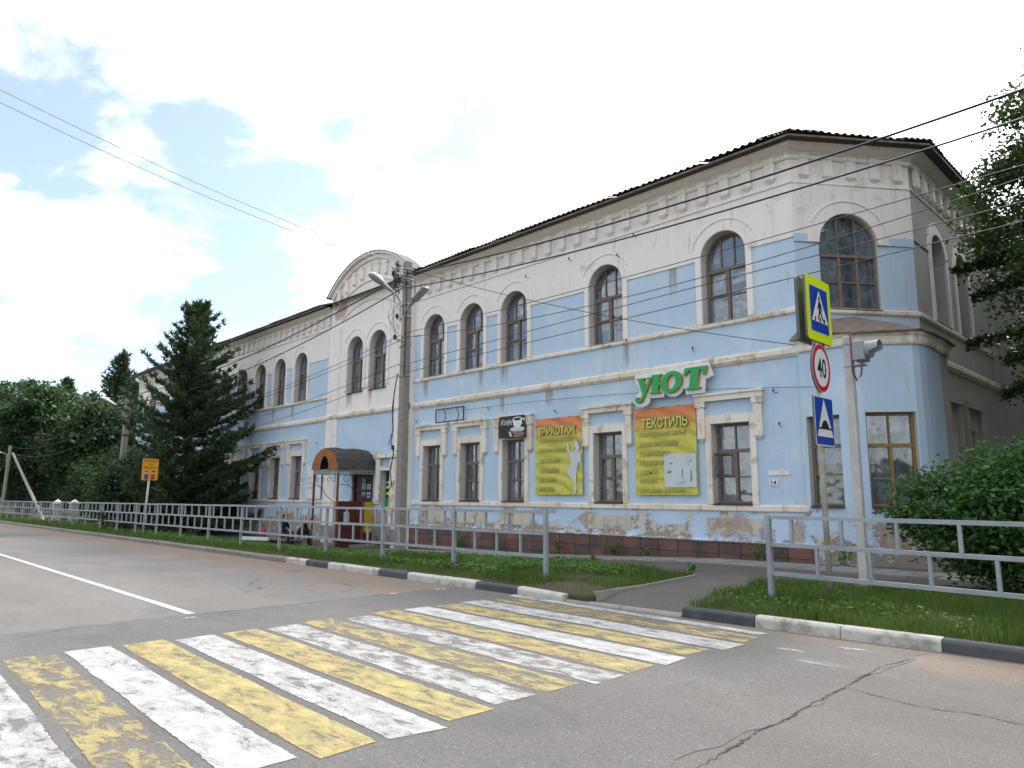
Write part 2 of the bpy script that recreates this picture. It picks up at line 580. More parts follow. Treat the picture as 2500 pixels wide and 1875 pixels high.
def m_road_make(name, c1, c2, dust, dustline=None):
    m, t, b = newmat(name)
    p = t.pos()
    x, y, z = t.sep(p)
    big = t.noise(t.vmul(p, (0.35, 1.0, 1.0)), 0.5, 6, 0.6)
    mid = t.noise(p, 1.8, 8, 0.65)
    fine = t.noise(p, 70, 4, 0.7)
    vo = t.N.new('ShaderNodeTexVoronoi')
    t.L.new(p, vo.inputs['Vector'])
    vo.inputs['Scale'].default_value = 38
    col = t.mix(t.ramp(big, 0.36, 0.66), c1, c2)
    col = t.mix(t.math('MULTIPLY', t.ramp(mid, 0.45, 0.72), 0.4), col, tuple(v * 0.78 for v in c1))
    if dustline:
        k = t.math('ADD', t.ramp(y, dustline[0], dustline[1]), t.math('MULTIPLY', t.math('SUBTRACT', mid, 0.5), 1.4))
        col = t.mix(t.math('MULTIPLY', t.ramp(k, 0.15, 0.85), 0.92), col, dust)
    else:
        col = t.mix(t.math('MULTIPLY', t.ramp(mid, 0.55, 0.75), 0.35), col, dust)
    stain = t.noise(t.vmul(p, (0.5, 1.0, 1.0)), 0.9, 7, 0.62, 0.6)
    col = t.mix(t.math('MULTIPLY', t.ramp(stain, 0.53, 0.68), 0.42), col, tuple(v * 0.62 for v in c1))
    col = t.mix(t.math('MULTIPLY', t.ramp(fine, 0.42, 0.66), 0.75), col, tuple(v * 0.45 for v in c1))
    f3 = t.noise(p, 26, 5, 0.7)
    col = t.mix(t.math('MULTIPLY', t.ramp(f3, 0.55, 0.72), 0.35), col, tuple(v * 1.7 for v in c1))
    sp = t.math('MULTIPLY', t.ramp(vo.outputs['Distance'], 0.30, 0.12), t.ramp(t.noise(p, 17, 3), 0.52, 0.66))
    col = t.mix(t.math('MULTIPLY', sp, 0.9), col, tuple(min(1, v * 2.6) for v in c1))
    t.L.new(col, b.inputs['Base Color'])
    b.inputs['Roughness'].default_value = 0.82
    b.inputs['Specular IOR Level'].default_value = 0.35
    bump(t, b, t.math('ADD', t.math('MULTIPLY', fine, 0.5), t.math('MULTIPLY', mid, 0.5)), 0.35, 0.012)
    return m


m_road = m_road_make('worn_road_asphalt', (0.150, 0.140, 0.130), (0.188, 0.176, 0.164), (0.235, 0.172, 0.125), (5.6, 8.1))
m_hump = m_road_make('newer_hump_asphalt', (0.118, 0.111, 0.106), (0.147, 0.139, 0.132), (0.20, 0.158, 0.125), (7.7, 8.6))
m_roadr = m_road_make('old_brown_asphalt', (0.118, 0.108, 0.099), (0.148, 0.136, 0.126), (0.215, 0.165, 0.125), (6.9, 8.2))
m_pave = m_road_make('pavement_asphalt', (0.112, 0.099, 0.088), (0.14, 0.124, 0.11), (0.08, 0.067, 0.055))
m_crack = simple('crack_dark_grit', (0.07, 0.064, 0.06), 0.95, 0.3, 12)  # grit darker than the asphalt around it


def m_paint_make(name, c, c2, wear):
    """road paint worn through to the asphalt"""
    m, t, b = newmat(name)
    out = t.N['Material Output']
    p = t.pos()
    r = t.rnd()
    off = t.math('MULTIPLY', t.math('SUBTRACT', r, 0.5), 0.12)
    mid = t.noise(t.vmul(p, (1.0, 2.2, 1.0)), 2.9, 10, 0.7, 0.5)
    fine = t.noise(p, 40, 5, 0.75)
    k = t.math('ADD', t.math('ADD', t.math('MULTIPLY', mid, 0.8), t.math('MULTIPLY', fine, 0.2)), off)
    col = t.mix(t.ramp(t.noise(p, 5, 6, 0.6), 0.35, 0.75), c, c2)
    t.L.new(col, b.inputs['Base Color'])
    b.inputs['Roughness'].default_value = 0.7
    tr = t.N.new('ShaderNodeBsdfTransparent')
    mxs = t.N.new('ShaderNodeMixShader')
    soft = t.math('MULTIPLY', t.ramp(k, wear - 0.18, wear + 0.06), 0.42)
    hard = t.math('MULTIPLY', t.ramp(k, wear + 0.01, wear + 0.10), 0.50)
    grit = t.math('MULTIPLY', t.ramp(t.noise(p, 120, 3, 0.7), 0.52, 0.66), 0.30)
    t.L.new(t.math('ADD', t.math('ADD', soft, hard), grit, clamp=True), mxs.inputs[0])
    t.L.new(b.outputs[0], mxs.inputs[1])
    t.L.new(tr.outputs[0], mxs.inputs[2])
    t.L.new(mxs.outputs[0], out.inputs['Surface'])
    return m


m_pw = m_paint_make('white_road_paint', (0.47, 0.465, 0.455), (0.40, 0.392, 0.38), 0.525)
m_py = m_paint_make('yellow_road_paint', (0.43, 0.345, 0.13), (0.37, 0.305, 0.135), 0.495)
m_pl = m_paint_make('centre_line_paint', (0.46, 0.46, 0.455), (0.40, 0.40, 0.395), 0.58)
m_pold = m_paint_make('old_white_paint', (0.62, 0.62, 0.61), (0.55, 0.55, 0.54), 0.44)

# ================================================================== ground, road, pavement
def lerp_tab(tab):
    xs, ys = zip(*tab)
    return lambda x: np.interp(x, xs, ys)


hroad = lerp_tab([(-400, -0.45), (-110, -0.45), (-10, 0.0), (400, 0.0)])
hpave = lerp_tab([(-400, -0.55), (-60, -0.45), (-24, -0.40), (-22, -0.36), (-15.1, -0.13), (-8.9, 0.13), (-5, 0.16), (400, 0.2)])
Yk = lerp_tab([(-400, 8.0), (-60, 8.2), (-9, 8.22), (-5, 8.38), (-2, 8.5), (400, 9.0)])


def H(x, y):
    x = np.asarray(x, float)
    y = np.asarray(y, float)
    k0 = Yk(x) + 0.15
    a = np.clip((y - k0) / (13.0 - k0), 0, 1)
    top = (hroad(x) + 0.13) * (1 - a) + hpave(x) * a
    return np.where(y < k0, hroad(x), top)


def sheet(name, xs, yfun0, yfun1, ny, zoff, mat, parent=None, hfun=None, lump=0.0):
    """strip of ground between two lines that follow x"""
    xs = np.asarray(xs, float)
    V = []
    for x in xs:
        y0, y1 = float(yfun0(x)), float(yfun1(x))
        for j in range(ny + 1):
            y = y0 + (y1 - y0) * j / ny
            z = float((hfun or H)(x, y)) + zoff
            if lump and 0 < j < ny:
                z += lump * (math.sin(x * 2.1 + y * 1.3) + math.sin(x * 0.9 - y * 2.7))
            V.append((x, y, z))
    V = np.array(V)
    F = []
    k = ny + 1
    for i in range(len(xs) - 1):
        for j in range(ny):
            a = i * k + j
            F.append((a, a + k, a + k + 1, a + 1))
    me = npmesh(name, V, np.array(F), mat, smooth=True)
    return tag(link(name, me, parent), kind='structure' if parent is None else None)


C = lambda v: (lambda x: v)
gx = np.concatenate([np.linspace(-1500, -130, 12), np.linspace(-120, 40, 81), np.linspace(60, 1500, 10)])
gy = np.concatenate([np.linspace(-1500, -40, 8), np.linspace(-30, 60, 91), np.linspace(80, 1500, 10)])
GX, GY = np.meshgrid(gx, gy, indexing='ij')
GZ = np.where(GY < Yk(GX) + 0.4, hroad(GX), H(GX, GY)) - 0.09
nyy = len(gy)
ii, jj = np.meshgrid(np.arange(len(gx) - 1), np.arange(nyy - 1), indexing='ij')
a = (ii * nyy + jj).ravel()
tag(link('ground', npmesh('ground', np.stack([GX, GY, GZ], -1).reshape(-1, 3), np.stack([a, a + nyy, a + nyy + 1, a + 1], -1), m_soil, smooth=True)), kind='structure')

xr = np.concatenate([np.linspace(-400, -70, 34), np.linspace(-68, 40, 109), np.linspace(50, 300, 10)])
road = sheet('road', xr, C(-6.0), lambda x: Yk(x) + 0.01, 4, 0.0, m_road, hfun=lambda x, y: hroad(x))
# newer asphalt of the raised crossing, 6 mm proud of the old surface, with ragged ends
hx = [(-9.86, y, 0.006) for y in np.linspace(-6, 8.2, 60)]
V, F = [], []
for i, y in enumerate(np.linspace(-6, 8.3, 72)):
    xl = -9.85 + 0.02 * math.sin(y * 3.1) + 0.02 * math.sin(y * 7.3 + 1) + random.uniform(-0.02, 0.02)
    xrr = -2.52 + 0.03 * math.sin(y * 2.3 + 2) + 0.03 * math.sin(y * 9.1) + random.uniform(-0.02, 0.02)
    for q in (0, 0.33, 0.67, 1):
        V.append((xl + (xrr - xl) * q, y, 0.006))
    if i:
        for q in range(3):
            b0 = (i - 1) * 4 + q
            F.append((b0, b0 + 1, b0 + 5, b0 + 4))
tag(link('speed_hump', npmesh('speed_hump', np.array(V), np.array(F), m_hump)), kind='structure')

sheet('asphalt_patch', np.linspace(-2.6, 30, 40), C(-6.0), lambda x: Yk(x) + 0.005, 8, 0.003, m_roadr, hfun=lambda x, y: 0.0)
xp = np.concatenate([np.linspace(-110, -30, 41), np.linspace(-29, 0, 88), np.linspace(1, 30, 16)])
pavement = sheet('pavement', xp, lambda x: Yk(x) + 0.14, C(16.4), 12, -0.012, m_pave)

# crosswalk stripes
for i in range(15):
    yy = 0.85 + 0.508 * i
    w = 0.42 if i < 14 else 0.2
    white = i % 2 == 0
    mb = MB()
    n = 110
    x0 = -8.28 + random.uniform(-0.1, 0.1)
    x1 = -4.06 + random.uniform(-0.06, 0.08)
    if i == 14:
        x0 = -8.4
    jag = lambda: random.gauss(0, 0.003) + (random.uniform(-0.02, 0.0) if random.random() < 0.06 else 0)
    lo_, hi_ = [], []
    for k in range(n + 1):
        q = k / n
        yq = yy + 0.06 - 0.12 * q
        e1 = 0.006 * math.sin(q * 17 + i * 3) - jag()
        e2 = 0.006 * math.sin(q * 15 + i * 2 + 1) + jag()
        xq = x0 + (x1 - x0) * q
        lo_.append((xq + (0 if 0 < k < n else random.uniform(-.04, .04)), yq + e1, 0.011))
        hi_.append((xq + (0 if 0 < k < n else random.uniform(-.04, .04)), yq + w + e2, 0.011))
    for k in range(n):
        mb.quad(lo_[k], lo_[k + 1], hi_[k + 1], hi_[k], 0)
    mb.build('white_stripe' if white else 'yellow_stripe', m_pw if white else m_py, road)

mb = MB()
for k in range(70):
    xa, xb = -9.93 - k * 1.5, -9.93 - (k + 1) * 1.5
    za, zb = float(hroad(xa)) + 0.005, float(hroad(xb)) + 0.005
    ya, yb = 3.66 - 0.0004 * k, 3.66 - 0.0004 * (k + 1)
    mb.quad((xb, yb, zb), (xa, ya, za), (xa, ya + 0.12, za), (xb, yb + 0.12, zb))
mb.build('centre_line', m_pl, road)


def blotch(name, cx, cy, lx, ly, mat, z=0.011, seed=0):
    r = random.Random(seed)
    pts = []
    for k in range(26):
        an = 2 * PI * k / 26
        q = 1 + r.uniform(-0.28, 0.2)
        pts.append((cx + lx * q * math.cos(an), cy + ly * q * math.sin(an), z))
    mb = MB()
    mb.poly(pts)
    return mb.build(name, mat, road)


for k, (cx, cy, lx, ly) in enumerate([(-3.5, 7.4, 0.16, 0.05), (-3.02, 7.93, 0.22, 0.07), (-3.02, 7.05, 0.24, 0.10), (-9.6, 3.57, 0.05, 0.16), (-9.8, 6.95, 0.06, 0.2), (-9.75, 7.7, 0.1, 0.14)]):
    blotch('paint_remnant', cx, cy, lx, ly, m_pold, seed=k)


def crack(pts, w, seed):
    r = random.Random(seed)
    mb = MB()
    L, R_ = [], []
    P2 = []
    for (xa, ya), (xb, yb) in zip(pts[:-1], pts[1:]):
        for q in range(14):
            P2.append((xa + (xb - xa) * q / 14 + r.uniform(-.014, .014), ya + (yb - ya) * q / 14 + r.uniform(-.014, .014)))
    P2.append(pts[-1])
    for i, (x, y) in enumerate(P2):
        x2, y2 = P2[min(i + 1, len(P2) - 1)]
        x1, y1 = P2[max(i - 1, 0)]
        t = Vector((x2 - x1, y2 - y1)).normalized()
        ww = w * r.uniform(0.15, 1.0) * (0.35 + 0.65 * abs(math.sin(i * 0.21 + seed)))
        L.append((x - t.y * ww, y + t.x * ww, 0.0095))
        R_.append((x + t.y * ww, y - t.x * ww, 0.0095))
    for i in range(len(P2) - 1):
        mb.quad(L[i], L[i + 1], R_[i + 1], R_[i])
    return mb.build('crack', m_crack, road)


crack([(-2.4, 3.5), (-2.44, 4.22), (-2.5, 4.73), (-2.48, 5.0), (-2.52, 5.66), (-2.54, 6.38), (-2.6, 7.35), (-2.52, 7.86)], 0.013, 1)
crack([(-2.5, 6.32), (-2.32, 6.26), (-2.04, 6.18), (-1.8, 6.19), (-1.6, 6.27), (-1.38, 6.23), (-0.9, 6.25)], 0.011, 2)
crack([(-9.44, 1.57), (-9.86, 2.55), (-9.89, 3.51), (-9.78, 4.35), (-9.83, 5.61), (-9.77, 7.27), (-9.7, 8.08)], 0.009, 3)
crack([(-11.5, 5.1), (-11.9, 5.6), (-12.6, 5.7), (-13.3, 6.2)], 0.012, 5)
crack([(-10.4, 6.2), (-10.9, 6.8), (-11.6, 7.0)], 0.01, 6)

# kerb: one stone after another on a bedding strip
kerb = sheet('kerb', np.linspace(-112, 20, 133), lambda x: Yk(x) + 0.012, lambda x: Yk(x) + 0.138, 1, 0.0, m_kgrey, hfun=lambda x, y: hroad(x))
stones = []
x = -7.42
for c in 'wdwwdwwdw':
    stones.append((x - 0.985, x, c, 0.13))
    x -= 0.985
while x > -112:
    stones.append((x - 0.99, x, 'g', 0.12))
    x -= 0.99
x = -5.42
for c in 'dwwdwwdwwdww':
    stones.append((x, x + 1.005, c, 0.135))
    x += 1.005
for xa, xb in ((-7.41, -6.42), (-6.41, -5.43)):
    stones.append((xa, xb, 'p', 0.035))
for xa, xb, c, hh in stones:
    mb = MB()
    ya, yb = float(Yk(xa)), float(Yk(xb))
    za, zb = float(hroad(xa)), float(hroad(xb))
    j = random.uniform(-0.006, 0.006)
    g = 0.004
    xa2, xb2 = xa + g, xb - g
    tilt = -0.05 if abs(xb + 7.42) < 0.01 else 0
    pr = [(0.0, -0.08), (0.0, hh - 0.03), (0.03, hh + j), (0.15, hh + j), (0.15, -0.08)]
    mb.prism(pr, lambda d, z: (xa2, ya + d, za + z), lambda d, z: (xb2, yb + d + tilt, zb + z + (tilt * 0.5 if z > 0 else 0)))
    mb.build('kerb_stone', {'w': m_kwhite, 'd': m_kdark, 'g': m_kgrey, 'p': m_paver}[c], kerb, bevel=0.008)

# paving slabs along the wall
for i in range(46):
    for j in range(3):
        xx = -22.6 + i * 0.42
        yy = 14.42 + j * 0.40
        if xx > -3.4:
            continue
        z = float(H(xx, yy)) + random.uniform(-0.004, 0.008)
        mb = MB()
        tx, ty = random.uniform(-0.006, 0.006), random.uniform(-0.006, 0.006)
        T = lambda a_, b_, c_: (a_, b_, c_ + (a_ - xx) * tx + (b_ - yy) * ty + float(hpave(a_) - hpave(xx)))
        mb.box(xx, xx + 0.408, yy, yy + 0.388, z - 0.04, z + 0.012, T=T)
        mb.build('paving_slab', m_paver, pavement)

# verge soil
vb = lerp_tab([(-200, 12.6), (-24, 12.8), (-12.5, 13.4), (-10.8, 12.6), (-8.5, 12.0), (-7.3, 11.72), (-7.0, 9.7)])
xv = np.concatenate([np.linspace(-112, -30, 42), np.linspace(-29, -7.05, 60)])
verge_l = sheet('verge', xv, lambda x: Yk(x) + 0.145, lambda x: vb(x), 8, 0.02, m_soil, lump=0.015)
vl = lambda x: np.interp(x, [-5.88, -5.6, -5.42], [11.26, 9.34, 8.55])
xv = np.concatenate([np.linspace(-5.86, -5.42, 5), np.linspace(-5.3, 12, 36)])
verge_r = sheet('verge', xv, lambda x: (vl(x) if x < -5.42 else Yk(x) + 0.145), lambda x: 11.6 + max(0, (x + 4.5)) * 0.8, 8, 0.02, m_soil, lump=0.015)
mb = MB()
for (xa, ya), (xb, yb) in (((-7.03, 8.55), (-7.02, 9.7)), ((-7.02, 9.7), (-7.28, 11.74))):
    za = float(H(xa, ya))
    mb.prism([(-0.04, -0.2), (-0.04, 0.03), (0.02, 0.03), (0.02, -0.2)], lambda d, z: (xa + d, ya, float(H(xa, ya)) + z), lambda d, z: (xb + d, yb, float(H(xb, yb)) + z))
mb.build('edging_board', m_paver, pavement)
mb = MB()
mb.box(-7.425, -7.02, 8.36, 8.62, -0.05, 0.125)
mb.build('verge_corner', m_soil, verge_l, bevel=0.03)

# ================================================================== the building
class Fr:
    """wall frame: s along the wall, d outward, z up"""
    def __init__(f, ox, oy, deg):
        f.o = (ox, oy)
        f.a = math.radians(deg)
        f.u = (math.cos(f.a), math.sin(f.a))
        f.n = (math.sin(f.a), -math.cos(f.a))

    def __call__(f, s, d, z):
        return (f.o[0] + s * f.u[0] + d * f.n[0], f.o[1] + s * f.u[1] + d * f.n[1], z)

    def M(f, s, z, d=0.0):
        return Matrix.Translation(f(s, d, z)) @ Matrix.Rotation(f.a, 4, 'Z')


FA = Fr(0, 16.2, 0)                 # street front
FG = Fr(0, 16.0, 0)                 # gabled centre bay
CH_A = math.degrees(math.atan2(2.5, 1.86))
FC = Fr(-7.04, 16.2, CH_A)          # cut corner, upper storey
CH_L = math.hypot(1.86, 2.5)
FS = Fr(-5.18, 18.7, 90)            # side wall
house = empty('corner_building', (-7.04, 16.2, 0), 'long two-storey pale blue and white plastered building with arched upper windows', 'building')


def sbox(mb, fr, s0, s1, d0, d1, z0, z1, m=0):
    mb.box(s0, s1, d0, d1, z0, z1, m, T=lambda s, d, z: fr(s, d, z))


def wall_section(mb, fr, s0, s1, z0, z1, ops, zones, d=0.0, depth=0.34, mrev=0, seg=18, head=True):
    """plastered wall face with openings; zones = [(upper z, material slot)]; ops = (s0, s1, z0, z1, arched)"""
    S = {s0, s1}
    Z = {z0, z1}
    for zz, _ in zones:
        if z0 < zz < z1:
            Z.add(zz)
    for o in ops:
        S |= {o[0], o[1]}
        Z |= {o[2], o[3]}
        if o[4]:
            Z.add(o[3] - (o[1] - o[0]) / 2)
    S = sorted(q for q in S if s0 <= q <= s1)
    Z = sorted(q for q in Z if z0 <= q <= z1)

    def zm(z):
        for zz, k in zones:
            if z < zz:
                return k
        return zones[-1][1]
    for a_, b_ in zip(S[:-1], S[1:]):
        for e, g in zip(Z[:-1], Z[1:]):
            cs, cz = (a_ + b_) / 2, (e + g) / 2
            if any(o[0] < cs < o[1] and o[2] < cz < o[3] for o in ops):
                continue
            mb.quad(fr(a_, d, e), fr(b_, d, e), fr(b_, d, g), fr(a_, d, g), zm(cz))
    for o in ops:
        r = (o[1] - o[0]) / 2
        c = (o[0] + o[1]) / 2
        zt = o[3] - r if o[4] else o[3]
        for s_ in (o[0], o[1]):
            mb.quad(fr(s_, d, o[2]), fr(s_, d - depth, o[2]), fr(s_, d - depth, zt), fr(s_, d, zt), mrev)
        if o[2] > z0 - 0.0005:
            mb.quad(fr(o[0], d, o[2]), fr(o[1], d, o[2]), fr(o[1], d - depth, o[2]), fr(o[0], d - depth, o[2]), mrev)
        if not o[4]:
            if head:
                mb.quad(fr(o[0], d, zt), fr(o[0], d - depth, zt), fr(o[1], d - depth, zt), fr(o[1], d, zt), mrev)
        else:
            A = [(c - r * math.cos(PI * k / seg), zt + r * math.sin(PI * k / seg)) for k in range(seg + 1)]
            for (sa, za), (sb, zb) in zip(A[:-1], A[1:]):
                mb.quad(fr(sa, d, za), fr(sb, d, zb), fr(sb, d, o[3]), fr(sa, d, o[3]), zm(o[3] - 0.02))
                mb.quad(fr(sa, d, za), fr(sa, d - depth, za), fr(sb, d - depth, zb), fr(sb, d, zb), mrev)


def sweep(path, prof, m=0, mb=None):
    """run a (d, z) profile along a plan path with mitred corners; outward is to the right of travel"""
    mb = mb or MB()
    n = len(path)
    rows = []
    for i, (x, y) in enumerate(path):
        ds = []
        for a_, b_ in ((i - 1, i), (i, i + 1)):
            if 0 <= a_ and b_ < n:
                v = Vector((path[b_][0] - path[a_][0], path[b_][1] - path[a_][1])).normalized()
                ds.append(Vector((v.y, -v.x)))
        nn_ = sum(ds, Vector((0, 0))).normalized()
        k = 1 / max(0.3, nn_.dot(ds[0]))
        rows.append([(x + nn_.x * k * d, y + nn_.y * k * d, z) for d, z in prof])
    for r0, r1 in zip(rows[:-1], rows[1:]):
        for j in range(len(prof)):
            q = (j + 1) % len(prof)
            mb.quad(r0[j], r1[j], r1[q], r0[q], m)
    mb.poly(rows[0][::-1], m)
    mb.poly(rows[-1], m)
    return mb


XC = [-8.92, -12.78, -16.68, -18.85, -21.03]
XL = [-31.5, -33.73, -35.96, -38.19, -40.42, -44.3, -48.2, -53.0]
WU, WL = 1.27, 1.05
Z_UP0, Z_UP1 = 6.03, 8.44
Z_LO0, Z_LO1 = 1.41, 3.42
mats_wall = [m_plinth, m_blue, m_white, m_reveal_shade, m_side_shade]
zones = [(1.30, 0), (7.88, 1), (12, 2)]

# --- street front, lower part with blue fields and the white part above, 3 cm proud
mb = MB()
for (s0, s1, cs) in ((-22.25, -6.96, XC), (-56.4, -28.5, XL)):
    s1b = -7.04 if s1 > -10 else s1
    lo = [(c - WL / 2, c + WL / 2, Z_LO0, Z_LO1, False) for c in cs if s0 < c < s1]
    hi = [(c - WU / 2, c + WU / 2, Z_UP0, Z_UP1, True) for c in cs if s0 < c < s1]
    wall_section(mb, FA, s0, s1b, -0.7, 5.0, lo, zones, 0.0, 0.36, 3)
    wall_section(mb, FA, s0, s1b, 5.0, 7.88, [(o[0], o[1], o[2], 7.88, False) for o in hi], zones, 0.0, 0.3, 3, head=False)
    r = WU / 2
    zs = Z_UP1 - r
    # white wall above
    S = sorted({s0, s1b} | {o[0] for o in hi} | {o[1] for o in hi})
    wall_section(mb, FA, s0, s1b + (0.0155 if s1 > -10 else 0), zs, 10.10, [(o[0], o[1], zs - 0.001, o[3], True) for o in hi], [(7.88, 2), (12, 2)], 0.03, 0.39, 3)
    for a_, b_ in zip(S[0::2], S[1::2]):
        sbox(mb, FA, a_, b_, 0.001, 0.029, zs - 0.012, zs, 2)
mb.build('wall', mats_wall, house)

# --- gabled centre bay
GC, GR, GZ0 = -25.38, 4.48, 7.47
gw = [(-25.18, -23.9, 5.93, 8.38, True), (-26.92, -25.64, 5.93, 8.38, True)]
mb = MB()
wall_section(mb, FG, -28.5, -22.25, -0.7, 4.95, [(-23.95, -23.28, 0.95, 2.55, False), (-26.2, -24.6, -0.7, 2.55, False)], zones, 0.0, 0.2, 3)
wall_section(mb, FG, -28.5, -22.25, 4.95, 10.4, gw, [(12, 2)], 0.0, 0.36, 3)
half = 3.125
N = 30
arc = []
for k in range(N + 1):
    s_ = -half + 2 * half * k / N
    arc.append((GC + s_, GZ0 + math.sqrt(max(0, (GR - 0.12) ** 2 - s_ * s_))))
for (sa, za), (sb, zb) in zip(arc[:-1], arc[1:]):
    mb.quad(FG(sa, 0, 10.4), FG(sb, 0, 10.4), FG(sb, 0, max(zb, 10.4)), FG(sa, 0, max(za, 10.4)), 2)
for s_ in (-28.5, -22.25):
    mb.quad(FG(s_, 0, -0.7), FG(s_, -0.25, -0.7), FG(s_, -0.25, 10.45), FG(s_, 0, 10.45), 2)
mb.build('gable_wall', mats_wall, house)


def ring(mb, fr, c, zc, r0, r1, d0, d1, a0=0.0, a1=PI, seg=24, m=0):
    P_ = []
    for k in range(seg + 1):
        an = a0 + (a1 - a0) * k / seg
        P_.append((math.cos(an), math.sin(an)))
    for (ca, sa), (cb, sb) in zip(P_[:-1], P_[1:]):
        q = lambda r, cc, ss, d: fr(c - r * cc, d, zc + r * ss)
        mb.quad(q(r0, ca, sa, d1), q(r1, ca, sa, d1), q(r1, cb, sb, d1), q(r0, cb, sb, d1), m)
        mb.quad(q(r1, ca, sa, d0), q(r1, cb, sb, d0), q(r1, cb, sb, d1), q(r1, ca, sa, d1), m)
        mb.quad(q(r0, ca, sa, d0), q(r0, ca, sa, d1), q(r0, cb, sb, d1), q(r0, cb, sb, d0), m)
    for (ca, sa) in (P_[0], P_[-1]):
        q = lambda r, d: fr(c - r * ca, d, zc + r * sa)
        mb.quad(q(r0, d0), q(r1, d0), q(r1, d1), q(r0, d1), m)


# gable trim
mb = MB()
a_e = math.acos(half / GR) - 0.02
ring(mb, FG, GC, GZ0, 4.12, 4.30, 0.0, 0.10, a_e, PI - a_e, 40)
ring(mb, FG, GC, GZ0, 4.30, 4.40, 0.0, 0.24, a_e, PI - a_e, 40)
ring(mb, FG, GC, GZ0 - 1.24, 4.46, 4.51, 0.0, 0.05, 0.9, PI - 0.9, 40)
ring(mb, FG, GC, GZ0 - 2.1, 4.46, 4.51, 0.0, 0.045, 1.07, PI - 1.07, 36)
sbox(mb, FG, -28.5, -27.56, 0.0, 0.05, -0.6, 9.0)
sbox(mb, FG, -23.2, -22.25, 0.0, 0.05, -0.6, 9.0)
mb.build('gable_moulding', m_white, house)
mb = MB()
NA = 40
for k in range(NA):
    a0_, a1_ = (a_e - 0.03) + (PI - 2 * a_e + 0.06) * k / NA, (a_e - 0.03) + (PI - 2 * a_e + 0.06) * (k + 1) / NA
    p = lambda an, r, y: (GC - r * math.cos(an), y, GZ0 + r * math.sin(an))
    for r in (4.405, 4.422):
        mb.quad(p(a0_, r, 15.72), p(a1_, r, 15.72), p(a1_, r, 16.45), p(a0_, r, 16.45))
    mb.quad(p(a0_, 4.405, 15.72), p(a1_, 4.405, 15.72), p(a1_, 4.422, 15.72), p(a0_, 4.422, 15.72))
mb.build('gable_capping', m_slate, house)
mb = MB()
for (sa, za), (sb, zb) in zip(arc[:-1], arc[1:]):
    mb.quad((sa, 16.4, 9.9), (sb, 16.4, 9.9), (sb, 16.4, zb + 0.02), (sa, 16.4, za + 0.02))
mb.quad((-28.5, 16.2, 9.9), (-28.5, 16.4, 9.9), (-28.5, 16.4, arc[0][1]), (-28.5, 16.2, arc[0][1]))
mb.quad((-22.25, 16.2, 9.9), (-22.25, 16.4, 9.9), (-22.25, 16.4, arc[-1][1]), (-22.25, 16.0, arc[-1][1]))
mb.build('parapet_back', m_white, house)

# --- cut corner of the upper storey, side wall, rear wing
mb = MB()
cw = (0.63, 2.15, 6.03, 8.44, True)
wall_section(mb, FC, 0, CH_L, 4.9, 7.68, [(cw[0], cw[1], cw[2], 7.68, False)], [(12, 1)], 0.0, 0.16, 3, head=False)
wall_section(mb, FC, 0, CH_L, 7.68, 7.88, [(cw[0], cw[1], 7.679, 7.881, False)], [(12, 1)], 0.0, 0.16, 3, head=False)
wall_section(mb, FC, -0.0155, CH_L + 0.0105, 7.68, 10.10, [(cw[0], cw[1], 7.679, 8.44, True)], [(7.88, 1), (12, 2)], 0.03, 0.19, 3)
mb.build('corner_wall', mats_wall, house)
mb = MB()
side_up = [(1.33, 2.57, 6.05, 8.5, True), (3.5, 4.75, 6.05, 8.5, True)]
side_lo = [(1.4, 2.3, 1.41, 3.42, False), (3.5, 4.3, 1.41, 3.42, False)]
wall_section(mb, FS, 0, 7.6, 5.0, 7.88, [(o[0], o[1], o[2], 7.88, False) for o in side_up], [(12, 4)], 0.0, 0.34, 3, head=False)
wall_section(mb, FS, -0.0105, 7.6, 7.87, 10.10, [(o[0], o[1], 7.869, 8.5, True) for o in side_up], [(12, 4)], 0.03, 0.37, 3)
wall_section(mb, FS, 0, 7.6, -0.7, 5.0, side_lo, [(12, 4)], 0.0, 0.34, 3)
sbox(mb, FS, 7.0, 7.6, 0.0, 0.12, -0.7, 9.2, 4)
mb.build('side_wall', mats_wall, house)
FW = Fr(-5.18, 26.3, 0)
mb = MB()
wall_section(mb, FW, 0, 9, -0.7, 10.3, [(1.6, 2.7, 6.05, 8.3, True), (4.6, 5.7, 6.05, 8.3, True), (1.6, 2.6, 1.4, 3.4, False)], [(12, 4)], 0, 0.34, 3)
sbox(mb, FW, 0.01, 9, 0.0, 0.1, 4.9, 5.12, 4)
sbox(mb, FW, 0.01, 9, 0.0, 0.35, 10.0, 10.3, 4)
mb.quad((3.82, 26.3, -0.7), (3.82, 36, -0.7), (3.82, 36, 10.3), (3.82, 26.3, 10.3), 4)
mb.build('rear_wing_wall', mats_wall, house)
mb = MB()
mb.box(-5.6, 4.2, 25.85, 36, 10.3, 10.38)
mb.build('rear_wing_roof', m_slate, house)
mb = MB()
mb.quad((-56.4, 16.2, -0.7), (-56.4, 27, -0.7), (-56.4, 27, 10.10), (-56.4, 16.2, 10.10), 2)
mb.quad((-56.4, 27, -0.7), (-5.18, 27, -0.7), (-5.18, 27, 10.10), (-56.4, 27, 10.10), 4)
mb.build('rear_wall', mats_wall, house)
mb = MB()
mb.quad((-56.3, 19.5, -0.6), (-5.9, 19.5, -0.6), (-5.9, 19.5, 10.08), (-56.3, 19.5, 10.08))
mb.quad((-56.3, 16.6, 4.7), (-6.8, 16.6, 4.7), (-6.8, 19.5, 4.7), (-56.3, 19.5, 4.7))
mb.build('inner_partition', m_room, house)

